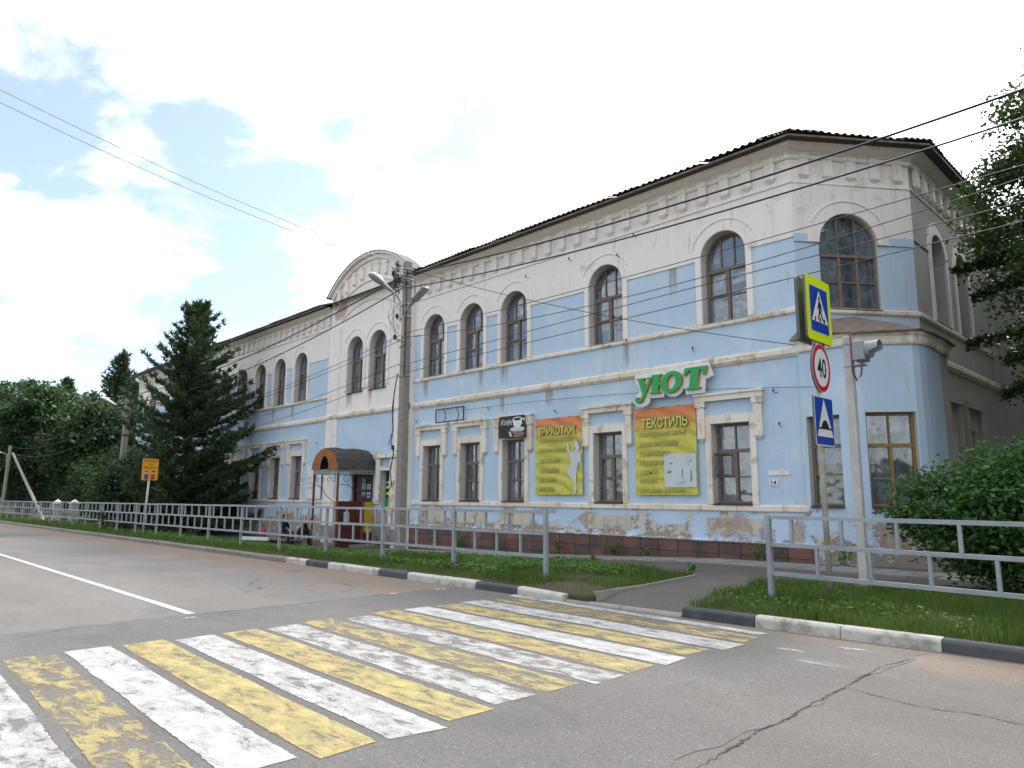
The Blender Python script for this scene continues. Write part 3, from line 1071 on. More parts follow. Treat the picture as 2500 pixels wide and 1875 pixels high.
# --- rounded bay under the cut corner
BAY = [(-7.1, 16.16), (-6.16, 16.16), (-5.95, 16.19), (-5.76, 16.27)]
bA, bB = (-5.76, 16.27), (-4.88, 16.93)
BAY2 = [(-4.88, 16.93), (-4.79, 17.08), (-4.74, 17.3), (-4.72, 17.6), (-4.74, 18.4), (-4.8, 19.2), (-5.18, 19.28)]
BAYFULL = BAY + BAY2
FB1 = Fr(0, 16.16, 0)
FB2 = Fr(bA[0], bA[1], math.degrees(math.atan2(bB[1] - bA[1], bB[0] - bA[0])))
LB2 = math.hypot(bB[0] - bA[0], bB[1] - bA[1])
mb = MB()
wall_section(mb, FB1, -7.1, -6.16, -0.7, 5.2, [(-6.98, -6.24, 1.38, 3.42, False)], [(1.34, 0), (9, 1)], 0, 0.3, 3)
wall_section(mb, FB2, 0, LB2, -0.7, 5.2, [(0.035, LB2 - 0.035, 1.38, 3.44, False)], [(1.34, 0), (9, 1)], 0, 0.26, 3)
for seg_ in (BAY[1:], BAY2):
    for (xa, ya), (xb, yb) in zip(seg_[:-1], seg_[1:]):
        k = 4 if yb > 18.5 else 1
        mb.quad((xa, ya, -0.7), (xb, yb, -0.7), (xb, yb, 1.34), (xa, ya, 1.34), 0)
        mb.quad((xa, ya, 1.34), (xb, yb, 1.34), (xb, yb, 5.2), (xa, ya, 5.2), k)
bay = mb.build('corner_bay', mats_wall, house)
mb = MB()
rim = sweep(BAYFULL, [(0.0, 4.94), (0.05, 4.94), (0.07, 4.98), (0.07, 5.12), (0.11, 5.16), (0.11, 5.22), (0.0, 5.22)])
rim.build('bay_cornice', m_trim, bay)
mb = MB()
apex = [(-6.9, 16.4, 5.72), (-6.2, 17.33, 5.86), (-5.35, 18.5, 5.72)]
edge = []
for i, (x_, y_) in enumerate(BAYFULL):
    dx, dy = x_ + 6.25, y_ - 17.75
    L_ = math.hypot(dx, dy)
    e = 0.2 + 0.05 * math.sin(i * 2.3)
    edge.append((x_ + dx / L_ * e, y_ + dy / L_ * e, 5.235 + 0.03 * math.sin(i * 1.7)))
for i in range(len(edge) - 1):
    q0 = i / (len(edge) - 1)
    q1 = (i + 1) / (len(edge) - 1)

    def ap(q):
        q *= 2
        a_, b_ = (apex[0], apex[1]) if q < 1 else (apex[1], apex[2])
        q = q if q < 1 else q - 1
        return tuple(a_[j] + (b_[j] - a_[j]) * q for j in range(3))
    t0, t1 = ap(q0), ap(q1)
    mb.quad(edge[i], edge[i + 1], t1, t0)
    lo_ = lambda e_: (e_[0], e_[1], e_[2] - 0.035)
    mb.quad(edge[i], lo_(edge[i]), lo_(edge[i + 1]), edge[i + 1])
    mb.quad(lo_(edge[i]), (BAYFULL[i][0], BAYFULL[i][1], 5.2), (BAYFULL[i + 1][0], BAYFULL[i + 1][1], 5.2), lo_(edge[i + 1]))
mb.build('bay_roof', m_fasc, bay)

# --- horizontal mouldings
P_MAIN_R = [(-22.26, 16.2), (-7.04, 16.2)]
P_MAIN_L = [(-56.4, 16.2), (-28.49, 16.2)]
P_UP_R = [(-22.26, 16.2), (-7.04, 16.2), (-5.18, 18.7), (-5.18, 26.29)]
P_SIDE = [(-5.18, 18.9), (-5.18, 26.29)]
P_GAB = [(-28.5, 16.2), (-28.5, 16.0), (-22.25, 16.0), (-22.25, 16.2)]
STRING = [(-0.01, 4.87), (0.04, 4.88), (0.10, 4.95), (0.10, 5.06), (0.03, 5.125), (-0.01, 5.13)]
for p_ in (P_MAIN_R, P_MAIN_L, [(-28.5, 16.0), (-22.25, 16.0)], [(-5.18, 19.3), (-5.18, 26.29)]):
    sweep(p_, STRING).build('string_course', m_trim, house)
SILLB = [(-0.01, 5.9), (0.05, 5.92), (0.07, 5.95), (0.07, 6.02), (0.045, 6.05), (-0.01, 6.055)]
for p_ in (P_MAIN_L, P_UP_R):
    sweep(p_, SILLB).build('upper_sill_band', m_trim, house)
LSILL = [(-0.01, 1.24), (0.04, 1.25), (0.05, 1.27), (0.05, 1.37), (0.03, 1.405), (-0.01, 1.405)]
for p_ in (P_MAIN_R, P_MAIN_L, [(-28.5, 15.98), (-26.25, 15.98)], [(-24.55, 15.98), (-24.0, 15.98)]):
    sweep(p_, LSILL).build('lower_sill_band', m_trim, house)
CORN = [(-0.02, 9.90), (0.08, 9.91), (0.10, 9.945), (0.19, 9.985), (0.28, 10.03), (0.31, 10.035), (0.31, 10.055), (0.36, 10.065), (0.36, 10.11), (-0.02, 10.11)]
P_EAVE_R = [(-22.2, 16.17), (-7.05, 16.17), (-5.15, 18.7), (-5.15, 26.28)]
P_EAVE_L = [(-56.4, 16.17), (-28.55, 16.17)]
for p_ in (P_EAVE_R, P_EAVE_L):
    sweep(p_, CORN).build('cornice', m_white, house)
    sweep(p_, [(-0.02, 9.775), (0.06, 9.785), (0.075, 9.81), (0.075, 9.898), (-0.02, 9.898)]).build('frieze_band', m_white, house)
    sweep(p_, [(-0.02, 9.15), (0.03, 9.16), (0.04, 9.18), (0.03, 9.205), (-0.02, 9.21)]).build('ledge_moulding', m_white, house)
    sweep(p_, [(0.363, 10.085), (0.56, 10.10), (0.56, 10.118), (0.0, 10.125), (0.0, 10.113), (0.363, 10.113)]).build('soffit', m_eave, house)
    sweep(p_, [(0.562, 10.085), (0.582, 10.085), (0.582, 10.135), (0.562, 10.135)]).build('fascia_board', m_fasc, house)
sweep([(-22.26, 16.2), (-7.04, 16.2), (-6.96, 16.2)], [(-0.01, 0.44), (0.10, 0.50), (0.11, 0.515), (0.03, 0.565), (-0.01, 0.57)]).build('plinth_ledge', m_plinth, house)

# --- brackets under the cornice
def bracket_mesh():
    mb = MB()
    mb.box(-0.125, 0.125, -0.10, 0.02, 9.37, 9.79)
    mb.box(-0.14, 0.14, -0.115, 0.02, 9.792, 9.896)
    v = [(-0.125, -0.10, 9.368), (0.125, -0.10, 9.368), (0.125, 0.02, 9.368), (-0.125, 0.02, 9.368), (0, -0.02, 9.27), (0, 0.02, 9.27)]
    n_ = len(mb.v)
    mb.v += v
    for f in ((0, 1, 4), (1, 2, 5, 4), (3, 0, 4, 5), (0, 3, 2, 1)):
        mb.f.append(tuple(n_ + i for i in f))
        mb.m.append(0)
    me = mb.mesh('bracket', m_white)
    return me


brk = bracket_mesh()
FAu = Fr(0, 16.17, 0)
s_ = -7.5
while s_ > -22.1:
    link('bracket', brk, house, FAu.M(s_ + random.uniform(-.01, .01), 0))
    s_ -= 0.632
s_ = -28.9
while s_ > -56.2:
    link('bracket', brk, house, FAu.M(s_, 0))
    s_ -= 0.632
for k in range(5):
    link('bracket', brk, house, FC.M(0.32 + k * 0.62, 0))
for k in range(11):
    link('bracket', brk, house, FS.M(0.45 + k * 0.64, 0, 0.03))
for k in range(-4, 5):
    dx = 0.61 * k
    oz = GZ0 + math.sqrt(GR ** 2 - dx * dx) - 1.12 - 9.27
    link('bracket', brk, house, Matrix.Translation((GC + dx, 16.0, oz)))

# --- red plinth stones (two or three courses, following the falling pavement)
for row in range(3):
    z1 = 0.485 - row * 0.285
    s_ = -6.98
    k = 0
    while s_ > -22.3:
        wd = 0.588
        if z1 > float(hpave(s_)) - 0.02 :
            mb = MB()
            dd = 0.075 + random.uniform(-0.008, 0.008)
            sbox(mb, FA, s_ - wd + 0.006, s_ - 0.006, 0.0, dd, z1 - 0.278, z1)
            mb.build('plinth_stone', m_block, house, bevel=0.008)
        s_ -= wd
        k += 1
for i, (xa, xb) in enumerate(((-28.5, -27.8), (-27.79, -27.1), (-27.09, -26.3), (-24.5, -23.7), (-23.69, -22.9), (-22.89, -22.3))):
    for row in range(2):
        mb = MB()
        sbox(mb, FG, xa, xb, 0.051, 0.085, 0.02 - row * 0.3, 0.31 - row * 0.3)
        mb.build('plinth_stone', m_paver, house, bevel=0.006)

# --- panels in the plinth under the windows
mb = MB()
mb.box(-0.76, 0.76, -0.014, 0.0, 0.68, 1.075)
me = mb.mesh('plinth_panel', m_plinth_p := plaster('cream_peeling', (0.57, 0.53, 0.45), (0.5, 0.45, 0.38), (0.34, 0.25, 0.2), 0.53, 0.4))
for c in XC:
    link('plinth_panel', me, house, FA.M(c, 0))


# --- window surrounds
def arch_surround(w, z0, z1, dbase, sides=True):
    fr = Fr(0, 0, 0)
    r = w / 2
    zs = z1 - r
    mb = MB()
    ring(mb, fr, 0, zs, r + 0.004, r + 0.165, dbase, 0.058, 0, PI, 26)
    ring(mb, fr, 0, zs, r + 0.169, r + 0.30, dbase, 0.041, 0.0, PI, 26)
    ring(mb, fr, 0, zs, r + 0.303, r + 0.33, dbase, 0.062, 0.5, PI - 0.5, 20)
    if sides:
        for q in (-1, 1):
            a_, b_ = sorted((q * (r + 0.004), q * (r + 0.165)))
            mb.box(a_, b_, -0.058, 0.0, 6.058, zs)
    return mb.mesh('window_surround', m_white)


def flat_surround():
    mb = MB()
    wo, wi = 0.69, WL / 2 + 0.003
    for q in (-1, 1):
        a_, b_ = sorted((q * wo, q * wi))
        mb.box(a_, b_, -0.05, 0, 1.408, 3.424)
        a_, b_ = sorted((q * 0.67, q * 0.885))       # ear below the hood
        mb.box(a_, b_, -0.10, 0, 3.06, 3.86)
        a_, b_ = sorted((q * 0.64, q * 0.915))
        mb.box(a_, b_, -0.125, 0, 3.862, 4.0)
        n_ = len(mb.v)
        cx = q * 0.7775
        mb.v += [(a_ + 0.03, -0.10, 3.058), (b_ - 0.03, -0.10, 3.058), (b_ - 0.03, 0, 3.058), (a_ + 0.03, 0, 3.058), (cx, -0.02, 2.95), (cx, 0, 2.95)]
        for f in ((0, 1, 4), (1, 2, 5, 4), (3, 0, 4, 5)):
            mb.f.append(tuple(n_ + i for i in f))
            mb.m.append(0)
    mb.box(-wo, wo, -0.048, 0, 3.425, 3.64)
    mb.box(-0.92, 0.92, -0.13, 0, 4.002, 4.14)
    mb.box(-0.955, 0.955, -0.17, 0, 4.142, 4.205)
    return mb.mesh('window_surround', m_trim)


sur_u = arch_surround(WU, Z_UP0, Z_UP1, 0.03)
sur_l = flat_surround()
for c in XC + XL:
    link('window_surround', sur_u, house, FA.M(c, 0))
    link('window_surround', sur_l, house, FA.M(c, 0))
sur_g = arch_surround(1.28, 5.93, 8.38, 0.0)
for o in gw:
    link('window_surround', sur_g, house, FG.M((o[0] + o[1]) / 2, 0))
sur_c = arch_surround(1.52, 6.03, 8.44, 0.03, False)
link('window_surround', sur_c, house, FC.M((cw[0] + cw[1]) / 2, 0))
sur_s = arch_surround(1.24, 6.05, 8.5, 0.03)
for o in side_up:
    link('window_surround', sur_s, house, FS.M((o[0] + o[1]) / 2, 0))
mb = MB()
mb.box(-0.62, -0.36, -0.1, 0, 1.4, 3.3)
mb.box(0.36, 0.62, -0.1, 0, 0.5, 3.0)
mb.box(-0.7, 0.7, -0.16, 0, 3.05, 3.22)
mb.box(-0.5, 0.5, -0.05, 0, 2.56, 2.72)
me = mb.mesh('window_surround', m_trim)
link('window_surround', me, house, FG.M(-23.615, 0, 0.05))
for o in side_lo:
    mb = MB()
    c = (o[0] + o[1]) / 2
    for q in (-1, 1):
        a_, b_ = sorted((q * 0.62, q * 0.82))
        mb.box(a_, b_, -0.1, 0, 2.9, 4.0)
    mb.box(-0.84, 0.84, -0.13, 0, 4.0, 4.18)
    link('window_surround', mb.mesh('window_surround', m_side_shade), house, FS.M(c, 0))


# --- windows
def bar(mb, x0, x1, z0, z1, y0=0.22, y1=0.29):
    mb.box(x0, x1, y0, y1, z0, z1)


def arc_pts(r, xa, xb, zs, n=8):
    return [(xa + (xb - xa) * k / n, zs + math.sqrt(max(0.0, r * r - (xa + (xb - xa) * k / n) ** 2))) for k in range(n + 1)]


def window_proto(w, h, arch, transom, bars_z, ncol_low, ncol_top, y0=0.22, wood=m_wood, vent=True):
    """frame, list of pane meshes, inner casement mesh; local: x along, y inward, z from the sill"""
    hw = w / 2
    t = 0.062
    y1 = y0 + 0.075
    mb = MB()
    zt = h - hw if arch else h
    ft = (zt if arch else h - t)
    bar(mb, -hw, -hw + t, 0.03, ft, y0, y1)
    bar(mb, hw - t, hw, 0.03, ft, y0, y1)
    bar(mb, -hw, hw, 0.0, 0.075, y0 - 0.012, y1 + 0.01)
    if arch:
        ring(mb, Fr(0, 0, 0), 0, zt, hw - t, hw - 0.001, -y1, -y0, 0, PI, 20)
    else:
        bar(mb, -hw, hw, h - t, h, y0, y1)
    bar(mb, -hw + t, hw - t, transom - 0.04, transom + 0.04, y0 - 0.015, y1)
    panes = []

    def rect(xa, xb, za, zb):
        m2 = MB()
        m2.quad((xa, y0 + 0.045, za), (xb, y0 + 0.045, za), (xb, y0 + 0.045, zb), (xa, y0 + 0.045, zb))
        panes.append(m2.mesh('pane', m_glass))
    xl = [-hw + t + (w - 2 * t) * k / ncol_low for k in range(ncol_low + 1)]
    for k in range(1, ncol_low):
        bar(mb, xl[k] - 0.036, xl[k] + 0.036, 0.075, transom - 0.04, y0 - 0.005, y1 - 0.003)
    zl = [0.075] + list(bars_z) + [transom - 0.04]
    for z_ in bars_z:
        bar(mb, -hw + t, hw - t, z_ - 0.018, z_ + 0.018, y0 + 0.012, y1 - 0.012)
    for k in range(ncol_low):
        for za, zb in zip(zl[:-1], zl[1:]):
            rect(xl[k], xl[k + 1], za, zb)
    if vent:
        zb0, zb1 = zl[-2] + 0.02, zl[-1]
        xa, xb = xl[0] + 0.01, xl[1] - 0.036
        for (a_, b_, c_, d_) in ((xa, xa + 0.04, zb0, zb1), (xb - 0.04, xb, zb0, zb1), (xa + 0.041, xb - 0.041, zb0, zb0 + 0.04), (xa + 0.041, xb - 0.041, zb1 - 0.04, zb1)):
            bar(mb, a_, b_, c_, d_, y0 - 0.008, y0 + 0.03)
    ztop = (h if arch else h - t)
    xt = [-hw + t + (w - 2 * t) * k / ncol_top for k in range(ncol_top + 1)]
    for k in range(1, ncol_top):
        zz = zt + math.sqrt((hw - t) ** 2 - xt[k] ** 2) if arch else h - t
        bar(mb, xt[k] - 0.016, xt[k] + 0.016, transom + 0.04, zz, y0 + 0.01, y1 - 0.012)
    for k in range(ncol_top):
        if arch:
            top = arc_pts(hw - t, xt[k], xt[k + 1], zt)
            m2 = MB()
            m2.poly([(xt[k], y0 + 0.045, transom + 0.04), (xt[k + 1], y0 + 0.045, transom + 0.04)] + [(a_, y0 + 0.045, b_) for a_, b_ in top[::-1]])
            panes.append(m2.mesh('pane', m_glass))
        else:
            rect(xt[k], xt[k + 1], transom + 0.04, h - t)
    inn = MB()
    yi = y0 + 0.11
    for k in range(ncol_low):
        xa, xb = xl[k] + 0.01, xl[k + 1] - 0.01
        for (a_, b_, c_, d_) in ((xa, xa + 0.05, 0.06, zt), (xb - 0.05, xb, 0.06, zt), (xa + 0.051, xb - 0.051, transom - 0.05, transom + 0.03), (xa + 0.051, xb - 0.051, bars_z[0] - 0.03, bars_z[0] + 0.02)):
            bar(inn, a_, b_, c_, d_, yi, yi + 0.05)
    return mb.mesh('window', wood), panes, inn.mesh('inner_casement', m_inner), (w, h, arch)


def sill_mesh(w, out=0.07, y1=0.25):
    mb = MB()
    mb.prism([(-out, -0.035), (-out, -0.005), (y1, 0.03), (y1, -0.02)], lambda y, z: (-w / 2 + 0.004, y, z + 0.012), lambda y, z: (w / 2 - 0.004, y, z + 0.012))
    return mb.mesh('sill', m_eave)


def curtain_mesh(w, h, x0, x1, mat, seed):
    r = random.Random(seed)
    n_ = 22
    mb = MB()
    ph = r.uniform(0, 6)
    pts = []
    for k in range(n_ + 1):
        xx = x0 + (x1 - x0) * k / n_
        pts.append((xx, 0.47 + 0.03 * math.sin(k * 1.3 + ph) + 0.012 * math.sin(k * 2.9)))
    for (xa, ya), (xb, yb) in zip(pts[:-1], pts[1:]):
        mb.quad((xa, ya, -0.1), (xb, yb, -0.1), (xb, yb, h), (xa, ya, h))
    return mb.mesh('curtain', mat)


P_ARCH = window_proto(WU, 2.41, True, 1.46, (0.74,), 2, 3)
P_FLAT = window_proto(WL, 2.01, False, 1.33, (0.68,), 2, 2)
P_BIG = window_proto(1.52, 2.41, True, 1.36, (0.70,), 3, 3, y0=0.06, vent=False)
P_BAY1 = window_proto(0.74, 2.04, False, 1.36, (0.72,), 1, 1, y0=0.2, wood=m_wood, vent=False)
P_BAY2 = window_proto(LB2 - 0.07, 2.06, False, 1.34, (0.62,), 2, 2, y0=0.15, wood=m_ochre, vent=False)
P_NAR = window_proto(0.67, 1.6, False, 1.1, (0.5,), 1, 1, wood=m_eave, vent=False)
P_SIDEA = window_proto(1.24, 2.45, True, 1.46, (0.74,), 2, 3, y0=0.26)
P_SIDEF = window_proto(0.9, 2.01, False, 1.33, (0.68,), 2, 2, y0=0.26)
SILLS = {}


def place_window(proto, fr, c, z0, d=0.0, sill=True, cur=None, label=None):
    me, panes, inn, (w, h, ar) = proto
    o = link('window', me, house, fr.M(c, z0, d))
    for q in panes:
        link('pane', q, o, rel=True)
    link('inner_casement', inn, o, rel=True)
    if sill:
        k = round(w, 2)
        if k not in SILLS:
            SILLS[k] = sill_mesh(w)
        link('sill', SILLS[k], o, rel=True)
    if cur is None:
        cur = random.choice([(0, 1, 1), (0, .55, 1), (.4, 1, 1), (0, 1, 0), (0.1, .8, 0)])
    a_, b_, light = cur
    link('curtain', curtain_mesh(w, h, -w / 2 + a_ * w, -w / 2 + b_ * w, m_curt if light else m_curtd, random.random()), o, rel=True)
    if label:
        o['label'] = label
    return o


for i, c in enumerate(XC):
    place_window(P_FLAT, FA, c, Z_LO0)
    place_window(P_ARCH, FA, c, Z_UP0, 0.0)
for c in XL:
    place_window(P_FLAT, FA, c, Z_LO0)
    place_window(P_ARCH, FA, c, Z_UP0, 0.0)
for o in gw:
    place_window(P_ARCH, FG, (o[0] + o[1]) / 2, 5.93)
place_window(P_BIG, FC, (cw[0] + cw[1]) / 2, 6.03, 0, True, (0, 1, 0))
place_window(P_BAY1, FB1, -6.61, 1.38, 0, True, (0, 1, 0))
place_window(P_BAY2, FB2, LB2 / 2, 1.38, 0, True, (0.3, 1, 0))
for o in side_up:
    place_window(P_SIDEA, FS, (o[0] + o[1]) / 2, 6.05, 0, True, (0, 1, 0))
for o in side_lo:
    place_window(P_SIDEF, FS, (o[0] + o[1]) / 2, 1.41, 0, True, (0, 1, 0))
place_window(P_ARCH, FW, 2.15, 6.05)
# small open vent sash of the window beside the house number
mb = MB()
for (a_, b_, c_, d_) in ((0, 0.045, 0, 0.56), (0.36, 0.405, 0, 0.56), (0.046, 0.359, 0, 0.045), (0.046, 0.359, 0.515, 0.56)):
    mb.box(a_, b_, 0, 0.03, c_, d_)
vs = link('vent_sash', mb.mesh('vent_sash', m_wood), house, FA.M(-9.40, 2.12, -0.19) @ Matrix.Rotation(math.radians(-75), 4, 'Z'))
mb = MB()
mb.quad((0.046, 0.015, 0.046), (0.359, 0.015, 0.046), (0.359, 0.015, 0.514), (0.046, 0.015, 0.514))
link('pane', mb.mesh('pane', m_glass), vs, rel=True)

# --- rust and rain runs below sills, bare brickwork where the render fell away
def m_wear_make(name, c1, c2, k0, k1, stretch, op):
    m, t, b = newmat(name)
    out = t.N['Material Output']
    o_ = t.N.new('ShaderNodeTexCoord').outputs['Generated']
    gx_, gy_, gz_ = t.sep(o_)
    p = t.pos()
    n_ = t.noise(t.vmul(p, stretch), 1.0, 9, 0.7, 0.2)
    n2 = t.noise(p, 9, 6, 0.7)
    ex = t.math('MULTIPLY', t.math('MULTIPLY', gx_, t.math('SUBTRACT', 1.0, gx_)), 4.0)
    ez = t.math('MULTIPLY', t.math('MULTIPLY', gz_, t.math('SUBTRACT', 1.0, gz_)), 4.0) if k1 == 'oval' else gz_
    k = t.math('MULTIPLY', t.math('MULTIPLY', t.math('POWER', ex, 0.7), t.math('POWER', ez, 0.6)), 1.0)
    al = t.ramp(t.math('ADD', n_, t.math('MULTIPLY', k, 0.42)), k0, k0 + (0.42 if k1 == 'run' else 0.2))
    al = t.math('MULTIPLY', al, t.ramp(k, 0.0, 0.25))
    t.L.new(t.mix(t.ramp(n2, 0.35, 0.65), c1, c2), b.inputs['Base Color'])
    b.inputs['Roughness'].default_value = 0.95
    tr = t.N.new('ShaderNodeBsdfTransparent')
    mxs = t.N.new('ShaderNodeMixShader')
    t.L.new(t.math('MULTIPLY', al, op), mxs.inputs[0])
    t.L.new(tr.outputs[0], mxs.inputs[1])
    t.L.new(b.outputs[0], mxs.inputs[2])
    t.L.new(mxs.outputs[0], out.inputs['Surface'])
    return m


m_runs = m_wear_make('rust_runs', (0.47, 0.36, 0.26), (0.36, 0.30, 0.25), 0.56, 'run', (11.0, 11.0, 0.6), 0.62)
m_bareb = m_wear_make('bare_brick', (0.45, 0.30, 0.235), (0.55, 0.44, 0.37), 0.70, 'oval', (2.6, 2.6, 3.4), 0.75)
for fr_, s0_, s1_, z0_, z1_, d_ in ((FA, -17.4, -16.95, 5.14, 5.9, 0.004), (FA, -21.75, -21.35, 5.14, 5.9, 0.004), (FA, -18.5, -18.2, 5.14, 5.9, 0.004), (FA, -12.2, -11.95, 5.14, 5.9, 0.004), (FG, -27.0, -26.4, 5.14, 5.92, 0.004), (FG, -25.3, -24.9, 5.14, 5.92, 0.004),
                                 (FA, -21.7, -21.1, 0.6, 1.24, 0.016), (FA, -17.3, -16.6, 0.6, 1.24, 0.016), (FA, -32.4, -32.0, 5.14, 5.9, 0.004), (FA, -34.5, -34.1, 5.14, 5.9, 0.004), (FA, -15.3, -14.9, 4.3, 4.86, 0.004), (FA, -10.6, -10.3, 6.9, 7.86, 0.004), (FA, -17.4, -17.1, 4.3, 4.86, 0.004)):
    mb = MB()
    mb.quad(fr_(s0_, d_, z0_), fr_(s1_, d_, z0_), fr_(s1_, d_, z1_), fr_(s0_, d_, z1_))
    mb.build('rust_streak', m_runs, house)
for fr_, s0_, s1_, z0_, z1_, d_ in ((FG, -28.45, -27.0, 9.2, 10.6, 0.012), (FA, -14.0, -13.0, 0.55, 1.22, 0.004), (FA, -9.6, -8.2, 0.55, 1.22, 0.017), (FA, -20.0, -19.0, 0.55, 1.22, 0.004), (FA, -7.6, -7.1, 0.3, 1.2, 0.004), (FB2, -0.05, 1.1, 0.3, 1.35, 0.004), (FA, -16.0, -14.6, 1.0, 1.24, 0.004), (FG, -24.4, -23.3, 0.3, 1.2, 0.055), (FAu, -29.2, -28.5, 9.2, 10.0, 0.004)):
    mb = MB()
    mb.quad(fr_(s0_, d_, z0_), fr_(s1_, d_, z0_), fr_(s1_, d_, z1_), fr_(s0_, d_, z1_))
    mb.build('bare_brick_patch', m_bareb, house)

# --- entrance door, dark red, in the centre bay; boarded narrow window
mb = MB()
sbox(mb, FG, -26.2, -24.6, -0.19, -0.15, -0.4, 2.55)
sbox(mb, FG, -26.2, -26.1, -0.149, -0.08, -0.4, 2.55)
sbox(mb, FG, -24.7, -24.6, -0.149, -0.08, -0.4, 2.55)
sbox(mb, FG, -26.09, -24.71, -0.149, -0.08, 2.42, 2.55)
sbox(mb, FG, -26.09, -24.71, -0.149, -0.1, 1.72, 1.82)
door = mb.build('door', m_maroon, house)
mb = MB()
sbox(mb, FG, -25.42, -25.395, -0.149, -0.13, -0.35, 1.72)
sbox(mb, FG, -25.36, -25.33, -0.149, -0.09, 0.6, 0.85)
mb.build('handle', m_black, door)
mb = MB()
mb.quad(FG(-23.95, -0.18, 0.95), FG(-23.28, -0.18, 0.95), FG(-23.28, -0.18, 2.55), FG(-23.95, -0.18, 2.55))
nw = mb.build('window', m_black, house)
for z0, z1, mt in ((0.96, 1.16, m_lime), (1.17, 1.5, m_green), (1.62, 1.72, m_lime), (1.86, 1.97, m_lime), (2.06, 2.14, m_paper)):
    mb = MB()
    sbox(mb, FG, -23.9, -23.3, -0.176, -0.17, z0, z1)
    mb.build('window_sticker', mt, nw)
mb = MB()
mb.box(-26.6, -24.2, 14.9, 16.0, -0.6, -0.3)
mb.build('door_step', m_paver, house, bevel=0.01)

# --- roof: boarded slab with corrugated sheets along the eaves
mb = MB()
E1, E2, R1, R2 = (-57.0, 15.66, 10.13), (-7.3, 15.66, 10.13), (-54, 21.5, 12.3), (-10.5, 21.5, 12.3)
C1, C2 = (-4.66, 18.52, 10.13), (-4.66, 26.4, 10.13)
mb.poly([E1, E2, R2, R1])
mb.poly([E2, C1, R2])
mb.poly([C1, C2, (-10.5, 27, 12.3), R2])
mb.poly([R1, R2, (-10.5, 27.5, 10.13), (-57, 27.5, 10.13)])
mb.poly([E1, R1, (-57, 27.5, 10.13)])
roof = mb.build('roof', m_eave, house)


def sheet_mesh(w=1.0, depth=1.7, n=5):
    mb = MB()
    sl_ = math.tan(math.radians(20))
    k = n * 8
    top, bot = [], []
    for i in range(k + 1):
        x_ = w * i / k
        z_ = 0.03 * math.sin(2 * PI * n * i / k)
        top.append((x_, z_ + 0.004))
        bot.append((x_, z_ - 0.004))
    for i in range(k):
        for P_, sgn in ((top, 1), (bot, -1)):
            (xa, za), (xb, zb) = P_[i], P_[i + 1]
            mb.quad((xa, 0, za), (xb, 0, zb), (xb, depth, zb + sl_ * depth), (xa, depth, za + sl_ * depth))
        mb.quad((bot[i][0], 0, bot[i][1]), (bot[i + 1][0], 0, bot[i + 1][1]), (top[i + 1][0], 0, top[i + 1][1]), (top[i][0], 0, top[i][1]))
    me = mb.mesh('roof_sheet', m_slate, True)
    return me


shm = sheet_mesh()
def eave_sheets(fr, s0, s1, d0=0.66):
    s_ = s0
    while s_ < s1 - 0.05:
        w_ = min(1.0, s1 - s_)
        j = random.uniform(-0.035, 0.035)
        M_ = fr.M(s_, 10.19 + random.uniform(-0.008, 0.014), d0 + j) @ Matrix.Rotation(random.uniform(-.012, .012), 4, 'Y') @ Matrix.Diagonal((w_, 1, 1, 1))
        o = link('roof_sheet', shm, roof, M_)
        s_ += 1.0


eave_sheets(FA, -57.0, -28.9)
eave_sheets(FA, -22.15, -7.04 + 0.36)
eave_sheets(FC, -0.36, CH_L + 0.3)
eave_sheets(FS, -0.2, 7.9)

# ================================================================== lettering
def text_mesh(s, width, height, mat, shear=0.0, bold=0.0, deep=0.002):
    cu = bpy.data.curves.new('lettering', 'FONT')
    cu.body = s
    cu.size = 1.0
    cu.shear = shear
    cu.offset = bold
    cu.dimensions = '2D'
    cu.fill_mode = 'FRONT'
    cu.resolution_u = 3
    ob = bpy.data.objects.new('lettering_tmp', cu)
    COL.objects.link(ob)
    dg = bpy.context.evaluated_depsgraph_get()
    me = bpy.data.meshes.new_from_object(ob.evaluated_get(dg))
    bpy.data.objects.remove(ob)
    n_ = len(me.vertices)
    co = np.zeros(n_ * 3, dtype=np.float32)
    me.vertices.foreach_get('co', co)
    co = co.reshape(-1, 3)
    lo, hi = co.min(0), co.max(0)
    out = np.zeros_like(co)
    out[:, 0] = (co[:, 0] - lo[0]) / max(1e-6, hi[0] - lo[0]) * width
    out[:, 2] = (co[:, 1] - lo[1]) / max(1e-6, hi[1] - lo[1]) * height
    me.vertices.foreach_set('co', out.ravel())
    me.materials.clear()
    me.materials.append(mat)
    me.name = 'lettering'
    me.update()
    return me


def flat_poly(pts, mat, name='print', y=0.0):
    mb = MB()
    mb.poly([(x, y, z) for x, z in pts])
    return mb.mesh(name, mat)


def ell(cx, cz, rx, rz, n=20, a0=0.0, a1=2 * PI):
    return [(cx + rx * math.cos(a0 + (a1 - a0) * k / n), cz + rz * math.sin(a0 + (a1 - a0) * k / n)) for k in range(n if a1 - a0 > 6.2 else n + 1)]


